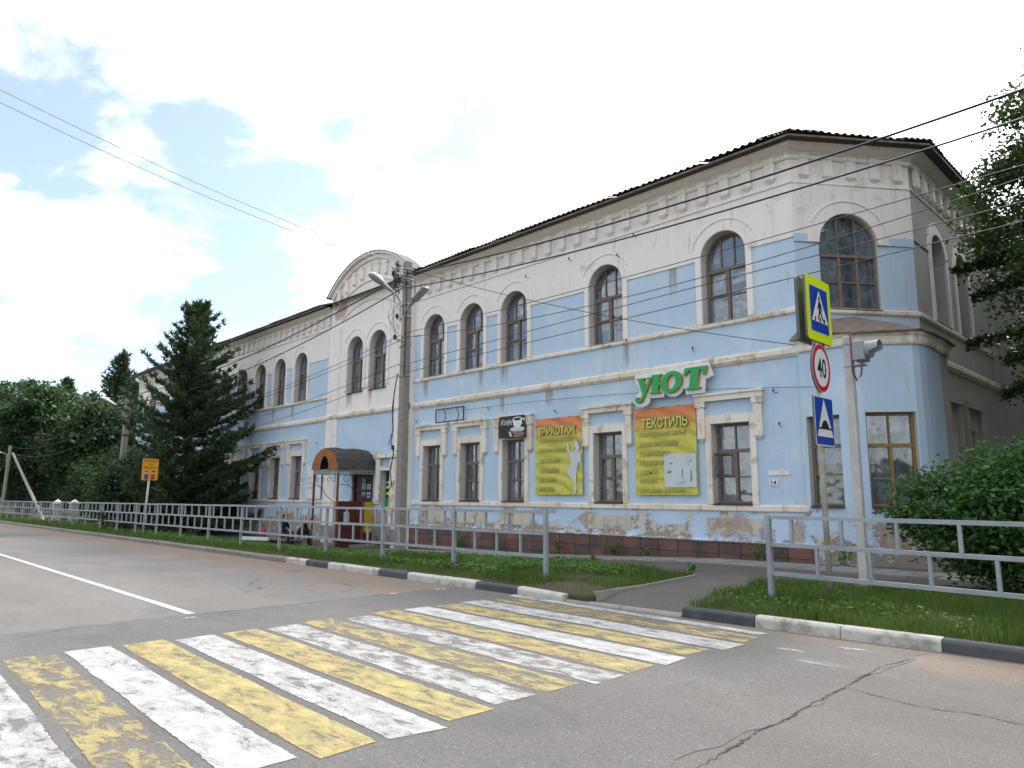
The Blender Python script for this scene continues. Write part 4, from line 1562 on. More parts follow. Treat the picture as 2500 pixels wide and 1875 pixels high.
# ------------------------------------------------------------------ banners
def m_banner_make():
    m, t, b = newmat('banner_print')
    tc_ = t.N.new('ShaderNodeTexCoord').outputs['Object']
    x_, y_, z_ = t.sep(tc_)
    n_ = t.noise(tc_, 1.5, 5, 0.6)
    k = t.math('ADD', z_, t.math('MULTIPLY', n_, 0.12))
    col = t.mix(t.ramp(k, 1.55, 2.32), (0.54, 0.49, 0.075), (0.62, 0.20, 0.07))
    col = t.mix(t.math('MULTIPLY', t.ramp(t.noise(tc_, 9, 5, 0.6), 0.5, 0.8), 0.18), col, (0.6, 0.55, 0.2))
    t.L.new(col, b.inputs['Base Color'])
    b.inputs['Roughness'].default_value = 0.55
    wv = t.N.new('ShaderNodeTexWave')
    t.put(wv.inputs['Vector'], t.comb(t.math('MULTIPLY', x_, 0.7), y_, t.math('ADD', z_, t.math('MULTIPLY', t.math('POWER', x_, 2.0), 0.16))))
    wv.bands_direction = 'Z'
    wv.inputs['Scale'].default_value = 0.8
    wv.inputs['Distortion'].default_value = 7.0
    wv.inputs['Detail'].default_value = 3
    bump(t, b, t.math('ADD', t.math('MULTIPLY', wv.outputs['Fac'], 0.5), t.math('MULTIPLY', n_, 1.6)), 0.75, 0.06)
    return m


m_banner = m_banner_make()
m_blet = simple('banner_pale_letters', (0.66, 0.63, 0.17), 0.6, 0.08, 6, bmp=0)
m_blet2 = simple('banner_letter_edge', (0.13, 0.15, 0.02), 0.6, 0.08, 6, bmp=0)
m_bwhite = simple('banner_bleached_white', (0.56, 0.60, 0.60), 0.6, 0.06, 4, bmp=0)
m_bgrey = simple('banner_grey_detail', (0.20, 0.21, 0.20), 0.6, 0.1, 8, bmp=0)


def cloth_mesh(w, h, mat, amp=0.012, nx=26, nz=30, seed=0):
    r = random.Random(seed)
    f = [(r.uniform(2, 5), r.uniform(2, 6), r.uniform(0, 6)) for _ in range(4)]
    V, F = [], []
    for j in range(nz + 1):
        for i in range(nx + 1):
            u, v = i / nx, j / nz
            e = math.sin(PI * u) * math.sin(PI * v)
            y = -amp * e * sum(math.sin(a_ * u * 2 + b_ * v * 2 + c_) for a_, b_, c_ in f)
            sag = -0.012 * math.sin(PI * u * 4) ** 2 * (v if v > 0.95 else 0)
            V.append((w * u, y, h * v + sag))
    for j in range(nz):
        for i in range(nx):
            a_ = j * (nx + 1) + i
            F.append((a_, a_ + 1, a_ + nx + 2, a_ + nx + 1))
    return npmesh('cloth', np.array(V), np.array(F), mat, smooth=True)


def banner(x0, z0, w, h, label, title, lines, seed):
    root = empty('banner', (x0, 16.12, z0), label, 'banner')
    link('cloth', cloth_mesh(w, h, m_banner, 0.0065, seed=seed), root, rel=True)
    k = 0.028

    def put(me, x_, y_, z_, name='lettering'):
        return link(name, me, root, Matrix.Translation((x_, y_, z_)), rel=True)
    tw, th, tx, tz = title[1:]
    put(text_mesh(title[0], tw + 0.03, th + 0.02, m_blet2, 0, 0.05), tx + 0.008, -k, tz - 0.02)
    put(text_mesh(title[0], tw, th, m_blet, 0, 0.02), tx, -k - 0.004, tz)
    for s_, lw, lx, lz in lines:
        put(text_mesh(s_, lw + 0.02, 0.14, m_blet2, 0, 0.03), lx - 0.004, -k, lz - 0.012)
        put(text_mesh(s_, lw, 0.125, m_blet, 0, 0.0), lx, -k - 0.004, lz)
    for i in range(5):
        for (px, pz) in ((0.02 + (w - 0.04) * i / 4, h - 0.02), (0.02 + (w - 0.04) * i / 4, 0.02)):
            put(flat_poly(ell(0, 0, 0.014, 0.014, 8), m_black), px, -0.012, pz, 'eyelet')
    return root, put


b1, put1 = banner(-15.62, 1.63, 1.93, 2.36, 'orange and yellow hanging banner reading ТРИКОТАЖ with a white figure', ('ТРИКОТАЖ', 1.55, 0.25, 0.14, 1.83),
                  [('НОЧНЫЕ РУБАШКИ', 1.38, 0.18, 1.62), ('КОМБИНАЦИИ', 1.05, 0.17, 1.29), ('ПЕНЬЮАРЫ', 0.84, 0.2, 0.97), ('ФУТБОЛКИ', 0.78, 0.2, 0.67), ('ПИЖАМЫ', 0.70, 0.18, 0.39), ('ХАЛАТЫ', 0.6, 0.18, 0.11)], 1)
wom = [(1.34, 1.56), (1.40, 1.60), (1.42, 1.50), (1.43, 1.36), (1.50, 1.27), (1.62, 1.30), (1.68, 1.36), (1.64, 1.44), (1.68, 1.56), (1.76, 1.62), (1.85, 1.58), (1.87, 1.46), (1.82, 1.36), (1.80, 1.28), (1.88, 1.2), (1.90, 0.95), (1.89, 0.78), (1.85, 0.95), (1.80, 0.98), (1.76, 0.8), (1.72, 0.66), (1.70, 0.45), (1.72, 0.22), (1.70, 0.10), (1.66, 0.02), (1.58, 0.03), (1.62, 0.14), (1.62, 0.3), (1.56, 0.48), (1.40, 0.58), (1.34, 0.68), (1.42, 0.82), (1.50, 0.95), (1.49, 1.12), (1.44, 1.2), (1.36, 1.32)]
put1(flat_poly(wom, m_bwhite), 0, -0.028, 0, 'figure_print')
put1(flat_poly([(1.83, 1.56), (1.88, 1.5), (1.90, 1.38), (1.86, 1.33), (1.85, 1.42), (1.80, 1.5), (1.74, 1.62), (1.79, 1.64)], m_bgrey), 0, -0.032, 0, 'figure_print')
put1(flat_poly([(1.62, 1.36), (1.66, 1.42), (1.65, 1.34), (1.58, 1.30)], m_bgrey), 0, -0.032, 0, 'figure_print')
b2, put2 = banner(-11.78, 1.63, 1.94, 2.36, 'orange and yellow hanging banner reading ТЕКСТИЛЬ with a pale bed picture', ('ТЕКСТИЛЬ', 1.46, 0.27, 0.24, 1.80),
                  [('ПОСТЕЛЬНОЕ БЕЛЬЁ', 1.46, 0.17, 1.59), ('НАМАТРАСНИКИ', 1.2, 0.17, 1.31), ('ПОКРЫВАЛА', 0.93, 0.17, 1.05), ('ПОДУШКИ', 0.74, 0.17, 0.80), ('ОДЕЯЛА', 0.58, 0.17, 0.55), ('ПЛЕДЫ', 0.5, 0.17, 0.31), ('ДЕТСКИЙ ТЕКСТИЛЬ', 1.42, 0.15, 0.06)], 2)
put2(flat_poly([(0.95, 0.20), (1.92, 0.20), (1.92, 1.07), (0.95, 1.09)], m_bwhite), 0, -0.028, 0, 'picture_print')
for pts in ([(1.63, 1.06), (1.635, 1.06), (1.635, 0.86), (1.73, 0.84), (1.73, 0.835), (1.63, 0.855)], [(1.73, 0.9), (1.76, 0.93), (1.79, 0.87), (1.74, 0.86)], [(1.50, 0.7), (1.53, 0.66), (1.51, 0.45), (1.49, 0.45)],
            [(1.75, 0.68), (1.79, 0.6), (1.78, 0.35), (1.74, 0.34)], [(1.30, 0.26), (1.5, 0.33), (1.66, 0.4), (1.5, 0.31)], [(1.12, 0.83), (1.2, 0.85), (1.21, 0.81), (1.13, 0.80)], [(1.04, 0.62), (1.16, 0.64), (1.17, 0.58), (1.05, 0.57)]):
    put2(flat_poly(pts, m_bgrey), 0, -0.032, 0, 'picture_print')

# coffee poster
cof = empty('coffee_poster', (-17.22, 16.02, 3.44), 'dark brown poster reading Кофе with a white coffee cup', 'poster')
mb = MB()
mb.prism([(0, 0.03), (0.02, 0.74), (1.20, 0.74), (1.26, 0.0)], lambda x_, z_: (x_, 0, z_), lambda x_, z_: (x_, 0.012, z_))
link('sheet', mb.mesh('sheet', m_choc), cof, rel=True)
put = lambda me, x_, y_, z_, n_='picture_print': link(n_, me, cof, Matrix.Translation((x_, y_, z_)), rel=True)
put(text_mesh('Кофе', 0.56, 0.24, m_signw, 0.35, 0.0), 0.09, -0.004, 0.4, 'lettering')
put(flat_poly([(0.66, 0.62), (0.70, 0.42), (0.78, 0.34), (0.98, 0.34), (1.07, 0.44), (1.1, 0.62)] + ell(0.88, 0.62, 0.22, 0.07, 14, 0, PI), m_signw), 0, -0.004, 0)
put(flat_poly(ell(0.88, 0.615, 0.17, 0.045), m_choc), 0, -0.007, 0)
put(flat_poly(ell(1.14, 0.54, 0.085, 0.1)[0:15] + ell(1.13, 0.54, 0.05, 0.065)[0:15][::-1], m_signw), 0, -0.006, 0)
put(flat_poly(ell(0.88, 0.29, 0.34, 0.08), m_bwhite), 0, -0.002, 0)
put(flat_poly(ell(0.9, 0.13, 0.3, 0.1), simple('cake_print', (0.3, 0.2, 0.16), 0.6, 0.3, 30, bmp=0)), 0, -0.003, 0)
put(flat_poly(ell(0.6, 0.12, 0.1, 0.06), m_bwhite), 0, -0.003, 0)
put(flat_poly(ell(0.52, 0.2, 0.06, 0.03), m_bwhite), 0, -0.003, 0)

# empty sign frame
frm = empty('empty_sign_frame', (-20.74, 16.08, 4.23), 'empty black metal sign frame fixed above two lower windows', 'sign frame')
mb = MB()
for a_ in ((0, 1.62, 0, 0.035), (0, 1.62, 0.475, 0.51), (0, 0.035, 0.036, 0.474), (1.585, 1.62, 0.036, 0.474)):
    mb.box(a_[0], a_[1], 0, 0.03, a_[2], a_[3])
link('rim', mb.mesh('rim', m_black), frm, rel=True)
mb = MB()
for x_ in (0.45, 1.2):
    mb.tube([(x_, 0.02, 0.03), (x_ + 0.02, 0.11, 0.2), (x_ - 0.02, 0.11, 0.34), (x_, 0.02, 0.48)], 0.012, 5)
link('bracket_rod', mb.mesh('bracket_rod', m_black), frm, rel=True)

# ------------------------------------------------------------------ shop sign УЮТ: green block letters on a white shaped board
def letter_U():
    return [[(0.00, 0.80), (0.00, 0.76), (0.07, 0.74), (0.26, 0.28), (0.20, 0.13), (0.16, 0.10), (0.12, 0.12), (0.13, 0.17), (0.08, 0.21), (0.02, 0.19), (-0.01, 0.12), (0.02, 0.05), (0.10, 0.01), (0.19, 0.02), (0.28, 0.10), (0.54, 0.73), (0.60, 0.76), (0.60, 0.80), (0.38, 0.80), (0.38, 0.76), (0.44, 0.74), (0.35, 0.46), (0.23, 0.73), (0.29, 0.76), (0.29, 0.80)]]


def letter_T():
    return [[(0.00, 0.60), (0.02, 0.80), (0.62, 0.80), (0.60, 0.56), (0.55, 0.56), (0.50, 0.70), (0.42, 0.73), (0.42, 0.30), (0.43, 0.26), (0.51, 0.24), (0.51, 0.20), (0.11, 0.20), (0.11, 0.24), (0.19, 0.26), (0.20, 0.30), (0.20, 0.73), (0.12, 0.70), (0.05, 0.60)]]


uy = empty('shop_sign', (-11.62, 15.98, 4.17), 'green and gold letters УЮТ on a white cut-out board', 'sign')
# board outline
brd = [(-0.02, 0.58), (-0.02, 0.74), (0.62, 0.78)]
brd = [(0.0, 0.56), (-0.02, 0.76), (0.62, 0.765), (0.92, 0.77)] + ell(1.24, 0.46, 0.34, 0.36, 10, PI * 0.75, PI * 0.35) + [(1.60, 0.80), (1.62, 0.83), (2.28, 0.83), (2.42, 0.47), (2.18, 0.40), (2.14, 0.05), (1.60, 0.05), (1.58, 0.2)] + ell(1.22, 0.40, 0.36, 0.37, 12, -0.45, -PI * 0.80) + [(0.92, 0.05), (0.52, 0.06), (0.50, 0.14)] + ell(0.20, 0.02, 0.27, 0.18, 10, 0.1, -PI * 1.15) + [(0.14, 0.3)]
mb = MB()
mb.prism(brd, lambda x_, z_: (x_, 0, z_), lambda x_, z_: (x_, 0.05, z_))
link('board', mb.mesh('board', m_signw), uy, rel=True)


def block(outs, ox, oz, sx_, sz_, sh, holes=None):
    """front face green, thick gold sides"""
    tr = lambda x_, z_: (ox + x_ * sx_ + sh * z_, oz + z_ * sz_)
    for o_ in outs:
        mb = MB()
        pts = [tr(*q) for q in o_]
        mb.prism(pts, lambda x_, z_: (x_, -0.09, z_), lambda x_, z_: (x_, -0.002, z_), 0, 0)
        ed = link('letter', mb.mesh('letter', m_gold), uy, rel=True)
        mb = MB()
        cx = sum(q[0] for q in pts) / len(pts)
        mb.poly([(x_ , -0.094, z_) for x_, z_ in pts])
        link('letter_face', mb.mesh('letter_face', m_green), ed, rel=True)


def annulus(cx, cz, rx, rz, ix, iz, sh, n=28):
    tr = lambda x_, z_: (cx + x_ + sh * z_, cz + z_)
    A = [tr(rx * math.cos(2 * PI * k / n), rz * math.sin(2 * PI * k / n)) for k in range(n)]
    B = [tr(ix * math.cos(2 * PI * k / n), iz * math.sin(2 * PI * k / n)) for k in range(n)]
    mb, mf = MB(), MB()
    for k in range(n):
        j = (k + 1) % n
        f = lambda q, y: (q[0], y, q[1])
        mf.quad(f(A[k], -0.098), f(A[j], -0.098), f(B[j], -0.098), f(B[k], -0.098))
        mb.quad(f(A[k], -0.093), f(A[j], -0.093), f(B[j], -0.093), f(B[k], -0.093))
        mb.quad(f(A[k], -0.093), f(A[j], -0.093), f(A[j], -0.002), f(A[k], -0.002))
        mb.quad(f(B[k], -0.093), f(B[j], -0.093), f(B[j], -0.002), f(B[k], -0.002))
    ed = link('letter', mb.mesh('letter', m_gold), uy, rel=True)
    link('letter_face', mf.mesh('letter_face', m_green), ed, rel=True)


block(letter_U(), 0.02, -0.06, 0.92, 0.86, 0.10)
block([[(0.0, 0.20), (0.0, 0.24), (0.06, 0.26), (0.06, 0.74), (0.0, 0.76), (0.0, 0.80), (0.34, 0.80), (0.34, 0.76), (0.27, 0.74), (0.27, 0.56), (0.44, 0.56), (0.44, 0.45), (0.27, 0.45), (0.27, 0.26), (0.34, 0.24), (0.34, 0.20)]], 0.50, 0.0, 0.95, 0.84, 0.12)
annulus(1.21, 0.42, 0.325, 0.29, 0.14, 0.195, 0.18)
block(letter_T(), 1.49, -0.03, 1.08, 0.95, 0.16)

# small plates and hooks fixed to the wall are parts of the building
mb = MB()
mb.box(-7.95, -7.75, 16.175, 16.197, 1.86, 2.0)
num = mb.build('number_plate', m_signw, house)
link('lettering', text_mesh('14', 0.12, 0.1, m_sblk, 0, 0.02), num, Matrix.Translation((-7.91, 16.172, 1.88)))
mb = MB()
mb.box(-7.97, -7.45, 16.18, 16.198, 2.10, 2.2)
mb.build('old_plate_mark', m_trim, house)
for (x_, z_) in ((-7.6, 3.25), (-7.65, 4.05), (-17.9, 4.5), (-21.95, 4.35), (-14.1, 8.9), (-16.0, 8.75), (-12.2, 8.55), (-9.9, 5.4), (-29.6, 3.9), (-14.75, 4.15), (-12.0, 5.95), (-23.1, 4.2), (-11.6, 9.0)):
    mb = MB()
    yb = 16.2 if z_ < 7.88 else 16.17
    r_ = random.uniform(-0.06, 0.06)
    mb.tube([(x_, yb, z_), (x_ + r_, yb - 0.10, z_ + 0.01), (x_ + r_, yb - 0.11, z_ + 0.07)], 0.009, 5)
    mb.tube([(x_ + r_, yb - 0.11, z_ + 0.03), (x_ + r_, yb - 0.11, z_ + 0.05), (x_ + r_, yb - 0.11, z_ + 0.09)], [0.02, 0.026, 0.016], 8)
    mb.build('wall_hook', m_black, house)

# pale notice left of the entrance
pos_ = empty('wall_notice', (-30.35, 16.1, 1.42), 'large faded white notice on the wall left of the rusty entrance canopy', 'notice')
link('sheet', cloth_mesh(1.4, 1.53, m_signw, 0.01, seed=5), pos_, rel=True)
mfade = simple('faded_red_print', (0.62, 0.5, 0.51), 0.6, 0.05, 5, bmp=0)
for i in range(9):
    x_, z_ = 0.3 + 0.27 * (i % 3) + random.uniform(-.05, .05), 0.95 - 0.22 * (i // 3)
    link('faded_print', flat_poly(ell(x_, z_, random.uniform(.06, .12), 0.035, 10), mfade), pos_, Matrix.Translation((0, -0.045, 0)), rel=True)

# ================================================================== entrance canopy
can = empty('entrance_canopy', (-25.4, 15.1, -0.35), 'rusty barrel-vaulted sheet canopy on posts over the entrance', 'canopy')
prof = [(-26.42, 2.60), (-26.32, 2.92), (-26.1, 3.18), (-25.75, 3.36), (-25.4, 3.41), (-25.05, 3.36), (-24.7, 3.18), (-24.48, 2.92), (-24.38, 2.60)]
mb = MB()
ny_ = 10
for i in range(ny_):
    ya, yb = 14.26 + 1.74 * i / ny_, 14.26 + 1.74 * (i + 1) / ny_
    ba, bb = 0.05 * abs(math.sin(i * PI / 5)), 0.05 * abs(math.sin((i + 1) * PI / 5))
    for (xa, za), (xb, zb) in zip(prof[:-1], prof[1:]):
        f = lambda x_, z_, b_: (x_ + (x_ + 25.4) * b_ * 0.4, z_ + (b_ if z_ > 2.7 else 0))
        p0, p1, p2, p3 = f(xa, za, ba), f(xb, zb, ba), f(xb, zb, bb), f(xa, za, bb)
        for o_ in (0, 0.02):
            mb.quad((p0[0], ya, p0[1] + o_), (p1[0], ya, p1[1] + o_), (p2[0], yb, p2[1] + o_), (p3[0], yb, p3[1] + o_))
mb.build('vault_sheet', m_felt, can, smooth=True)
mb = MB()
hole = [(-25.4 - 0.33 * math.cos(PI * k / 12), 2.60 + 0.52 * math.sin(PI * k / 12)) for k in range(13)]
# front plate with arched hole: fan between vault outline and hole outline
no = 13
outl = []
for k in range(no):
    q = k / (no - 1) * (len(prof) - 1)
    i = min(int(q), len(prof) - 2)
    w_ = q - i
    outl.append((prof[i][0] * (1 - w_) + prof[i + 1][0] * w_, prof[i][1] * (1 - w_) + prof[i + 1][1] * w_))
for k in range(no - 1):
    for y_ in (14.235, 14.255):
        mb.quad((outl[k][0], y_, outl[k][1]), (outl[k + 1][0], y_, outl[k + 1][1]), (hole[k + 1][0], y_, hole[k + 1][1]), (hole[k][0], y_, hole[k][1]))
    mb.quad((outl[k][0], 14.235, outl[k][1]), (outl[k + 1][0], 14.235, outl[k + 1][1]), (outl[k + 1][0], 14.255, outl[k + 1][1]), (outl[k][0], 14.255, outl[k][1]))
fp = mb.build('front_plate', m_rust, can)
for x_ in (-26.22, -26.08, -25.92, -24.98, -24.82, -24.66):
    mb = MB()
    mb.poly([(a_, 14.23, b_) for a_, b_ in ell(x_, 2.78, 0.022, 0.05, 10)])
    mb.build('punched_hole', m_black, fp)
mb = MB()
for x_, y_ in ((-26.34, 14.32), (-24.46, 14.32)):
    pass
for x_, y_, mt in ((-26.3, 14.32, m_brownp), (-24.46, 14.32, m_brownp)):
    mb = MB()
    mb.box(x_ - 0.035, x_ + 0.035, y_ - 0.035, y_ + 0.035, -0.5, 2.58)
    mb.build('post', mt, can)
mb = MB()
for (xa, ya, xb, yb) in ((-26.34, 14.28, -24.42, 14.28), (-24.42, 14.28, -24.42, 16.0), (-26.38, 14.28, -26.38, 16.0)):
    for z_ in (2.42, 2.58):
        mb.tube([(xa, ya, z_), (xb, yb, z_)], 0.012, 5)
    L_ = math.hypot(xb - xa, yb - ya)
    n_ = int(L_ / 0.09)
    for k in range(n_):
        q = (k + 0.5) / n_
        x_, y_ = xa + (xb - xa) * q, ya + (yb - ya) * q
        mb.box(x_ - 0.014, x_ + 0.014, y_ - 0.014, y_ + 0.014, 2.425, 2.575)
mb.build('lattice_frieze', m_galv, can)


def scroll(mb, x_, y_, z_, r0, a0, turns, sgn, ax):
    pts = []
    for k in range(18):
        q = k / 17
        an = a0 + sgn * turns * 2 * PI * q
        r_ = r0 * (1 - 0.8 * q)
        h_ = r_ * math.cos(an)
        v_ = r_ * math.sin(an)
        pts.append((x_ + (h_ if ax == 'x' else 0), y_ + (h_ if ax == 'y' else 0), z_ + v_))
    mb.tube(pts, 0.011, 5)


mb = MB()
for x_ in (-26.0, -25.55, -25.1, -24.75):
    scroll(mb, x_, 14.29, 2.22, 0.17, PI / 2, 1.3, 1 if x_ < -25.4 else -1, 'x')
mb.tube([(-26.28, 14.29, 1.98), (-25.9, 14.29, 1.96), (-25.5, 14.29, 1.8), (-25.3, 14.29, 1.6), (-24.9, 14.29, 1.42), (-24.5, 14.29, 1.3)], 0.013, 5)
mb.tube([(-24.46, 14.4, 2.0), (-24.46, 14.8, 1.98), (-24.46, 15.1, 1.75), (-24.46, 15.5, 1.6), (-24.46, 15.95, 1.55)], 0.013, 5)
for y_ in (14.7, 15.1, 15.5):
    scroll(mb, -24.45, y_, 2.2, 0.16, PI / 2, 1.2, 1, 'y')
mb.build('scrollwork', m_black, can)
mb = MB()
mb.box(-24.5, -24.44, 14.36, 15.38, -0.45, 1.36)
scr = mb.build('side_screen', m_maroon, can)
mb = MB()
mb.box(-24.53, -24.41, 15.39, 15.5, -0.45, 1.36)
mb.build('screen_stile', m_brownp, can)
mb = MB()
mb.box(-24.5, -24.44, 15.51, 15.95, -0.45, 1.36)
mb.build('side_screen', m_maroon, can)
mb = MB()
mb.box(-24.435, -24.425, 15.53, 15.93, 0.15, 1.33)
mb.build('yellow_sheet', m_yel, can)
mb = MB()
mb.box(-24.435, -24.43, 14.62, 14.86, 0.45, 0.95)
mb.build('pinned_paper', m_paper, can)
for i, (xa, xb, za, zb) in enumerate(((-25.62, -25.3, 1.55, 2.3), (-25.22, -24.95, 1.5, 2.05))):
    pp = empty('door_poster', (xa, 16.12, za), ('pale blue poster pinned on the dark red door', 'white poster with black print pinned on the dark red door')[i], 'poster')
    mb = MB()
    mb.box(0, xb - xa, 0, 0.01, 0, zb - za)
    link('sheet', mb.mesh('sheet', (simple('blue_poster', (0.3, 0.4, 0.5), 0.7, 0.3, 9, bmp=0), m_paper)[i]), pp, rel=True)
    for k in range(4):
        link('faded_print', flat_poly(ell(0.13, 0.12 + 0.11 * k, 0.09, 0.025, 8), (m_bwhite, m_bgrey)[i]), pp, Matrix.Translation((0, -0.004, 0)), rel=True)

# ================================================================== concrete pole with two street lamps
def concrete_pole(name, x_, y_, zb, zt, w0, w1, label, tilt=(0, 0)):
    root = empty(name, (x_, y_, zb), label, 'utility pole')
    mb = MB()
    n_ = 14
    for k in range(n_):
        q0, q1 = k / n_, (k + 1) / n_
        rr = []
        for q in (q0, q1):
            w_ = (w0 + (w1 - w0) * q) / 2
            c = 0.28 * w_
            cx, cy, z_ = x_ + tilt[0] * q, y_ + tilt[1] * q, zb + (zt - zb) * q
            rr.append([(cx - w_ + c, cy - w_, z_), (cx + w_ - c, cy - w_, z_), (cx + w_, cy - w_ + c, z_), (cx + w_, cy + w_, z_), (cx - w_, cy + w_, z_), (cx - w_, cy - w_ + c, z_)])
        for j in range(6):
            l_ = (j + 1) % 6
            mb.quad(rr[0][j], rr[0][l_], rr[1][l_], rr[1][j])
        if k == n_ - 1:
            mb.poly(rr[1])
    mb.build('shaft', m_conc, root)
    return root


PX, PY = -17.78, 12.55
pole = concrete_pole('lamp_pole', PX, PY, -0.45, 8.85, 0.28, 0.21, 'grey concrete pole with two street lamps and wound cables before the gable')
for z_ in (8.62, 8.52, 8.42, 8.3, 8.2, 8.1, 8.0, 7.05, 7.45, 6.3, 6.15, 5.55, 5.2):
    w_ = 0.125 + 0.012 * random.random()
    t_ = random.uniform(-0.04, 0.04)
    P_ = [(-w_, -w_), (w_, -w_), (w_, w_), (-w_, w_), (-w_, -w_)]
    mb = MB()
    mb.tube([(PX + a_, PY + b_, z_ + t_ * a_ / w_) for a_, b_ in P_], 0.016, 5)
    mb.build('strap', m_grey, pole)
mb = MB()
rr_ = random.Random(4)
for k in range(22):
    a0_ = rr_.uniform(0, 2 * PI)
    p0 = (PX - 0.14 + rr_.uniform(-.1, .05), PY - 0.16 + rr_.uniform(-.05, .05), rr_.uniform(7.9, 8.75))
    p1 = (PX - rr_.uniform(0.2, 0.5), PY - rr_.uniform(0.15, 0.4), p0[2] + rr_.uniform(-0.35, 0.25))
    p2 = (PX - rr_.uniform(0.0, 0.35), PY - rr_.uniform(0.15, 0.3), p0[2] + rr_.uniform(-0.6, 0.2))
    mb.tube([p0, p1, p2], 0.012, 4)
for k in range(8):
    p0 = (PX - 0.14, PY - 0.16, rr_.uniform(7.2, 7.9))
    mb.tube([p0, (PX - rr_.uniform(0.25, 0.6), PY - 0.3, p0[2] - rr_.uniform(0.1, 0.5)), (PX - rr_.uniform(0.1, 0.5), PY - 0.25, p0[2] - rr_.uniform(0.5, 0.9)), (PX - 0.13, PY - 0.15, p0[2] - rr_.uniform(0.6, 1.2))], 0.006, 4)
for z_, dx in ((8.72, -0.25), (8.45, -0.5), (8.2, -0.4), (8.05, -0.35), (6.35, -0.3), (7.0, -0.2), (8.0, 0.25), (8.3, 0.3), (2.9, -0.2)):
    mb.tube([(PX + dx * 0.3, PY - 0.13, z_), (PX + dx, PY - 0.2, z_ + 0.02), (PX + dx, PY - 0.2, z_ + 0.1)], 0.014, 5)
    mb.tube([(PX + dx, PY - 0.2, z_ + 0.05), (PX + dx, PY - 0.2, z_ + 0.1), (PX + dx, PY - 0.2, z_ + 0.19)], [0.045, 0.055, 0.03], 8)
mb.build('cable_tangle', m_wire, pole)
mb = MB()
mb.tube([(PX + 0.16, PY - 0.13, 8.0), (PX + 0.19, PY - 0.13, 7.2), (PX + 0.17, PY - 0.13, 6.0), (PX + 0.16, PY - 0.13, 5.2)], 0.02, 5)
mb.tube([(PX - 0.17, PY - 0.13, 5.3), (PX - 0.3, PY - 0.15, 4.7), (PX - 0.35, PY - 0.15, 4.0), (PX - 0.55, PY, 3.4), (PX - 0.75, PY + 0.1, 3.2), (PX - 0.45, PY, 2.9), (PX - 0.6, PY, 2.3), (PX - 0.5, PY, 1.9), (PX - 0.62, PY, 1.75)], 0.018, 5)
mb.tube([(PX - 0.2, PY - 0.13, 5.2), (PX - 0.6, PY, 4.3), (PX - 0.5, PY, 3.6), (PX - 0.9, PY + 0.1, 3.15), (PX - 0.55, PY, 3.1)], 0.012, 5)
mb.build('down_cable', m_wire, pole)


def cobra_lamp(parent, base, tip, mats, wide, flat=False):
    """arm plus luminaire; base at the pole, tip at the lamp end"""
    b_, t_ = Vector(base), Vector(tip)
    ax = (t_ - b_)
    L_ = ax.length
    ax.normalize()
    sd = ax.cross(Vector((0, 0, 1))).normalized()
    upv = sd.cross(ax)
    mb = MB()
    mb.tube([b_ - Vector((0, 0, 0.75)), b_ - Vector((0, 0, 0.1)), b_ + ax * 0.15, b_ + ax * L_ * 0.45], 0.03, 7)
    ar = mb.build('lamp_arm', m_galv, parent)
    mb = MB()
    rows = []
    prof_ = [(0.30, 0.35, 0.06), (0.42, 0.42, 0.08), (0.55, 0.55, 0.10), (0.66, 0.9, 0.14), (0.8, 1.0, 0.16), (0.92, 0.85, 0.13), (1.0, 0.35, 0.05)] if not flat else [(0.25, 0.45, 0.05), (0.45, 0.5, 0.06), (0.5, 0.95, 0.07), (0.75, 1.0, 0.075), (0.98, 1.0, 0.07), (1.0, 0.95, 0.04)]
    for q, w_, h_ in prof_:
        c = b_ + ax * L_ * q
        rows.append([tuple(c + sd * (wide * w_ * math.cos(an)) + upv * (h_ * (math.sin(an) if math.sin(an) > 0 else 0.45 * math.sin(an)))) for an in [2 * PI * k / 14 for k in range(14)]])
    for r0, r1 in zip(rows[:-1], rows[1:]):
        for j in range(14):
            l_ = (j + 1) % 14
            mb.quad(r0[j], r0[l_], r1[l_], r1[j], 1 if 7 <= j < 14 else 0)
    mb.poly(rows[0])
    mb.poly(rows[-1][::-1])
    return mb.build('lamp_head', mats, parent, smooth=True)


cobra_lamp(pole, (PX - 0.05, PY - 0.2, 7.65), (PX - 0.12, PY - 1.32, 8.22), [m_ivory, m_lens], 0.17)
cobra_lamp(pole, (PX + 0.12, PY - 0.2, 7.15), (PX + 1.22, PY - 0.15, 7.74), [m_grey, m_lens], 0.15, True)

# far pole with a lamp, beyond the spruce
FPX, FPY = -45.9, 12.6
pole2 = concrete_pole('lamp_pole', FPX, FPY, -0.6, 7.55, 0.36, 0.26, 'distant brown-grey pole with one lamp just left of the big spruce')
cobra_lamp(pole2, (FPX, FPY - 0.2, 6.55), (FPX - 0.2, FPY - 1.45, 7.15), [m_ivory, m_lens], 0.2)
for z_ in (7.3, 6.5, 6.0, 5.0):
    mb = MB()
    mb.box(FPX - 0.2, FPX + 0.2, FPY - 0.2, FPY + 0.2, z_, z_ + 0.05)
    mb.build('strap', m_black, pole2)
m_wpole = simple('pale_wood_pole', (0.30, 0.31, 0.22), 0.85, 0.15, 5)
pole3 = empty('braced_pole', (-71.8, 11, -0.4), 'pale far pole with a slanting brace at the left edge of the road', 'utility pole')
mb = MB()
mb.tube([(-71.95, 11, -0.6), (-71.3, 11, 5.52)], [0.15, 0.11], 8)
mb.build('shaft', m_wpole, pole3)
mb = MB()
mb.tube([(-55.6, 11, -0.45), (-70.2, 11.05, 4.85)], [0.12, 0.09], 8)
mb.build('brace', m_conc, pole3)
cobra_lamp(pole3, (-71.4, 10.85, 4.85), (-72.0, 9.6, 5.1), [m_ivory, m_lens], 0.18)

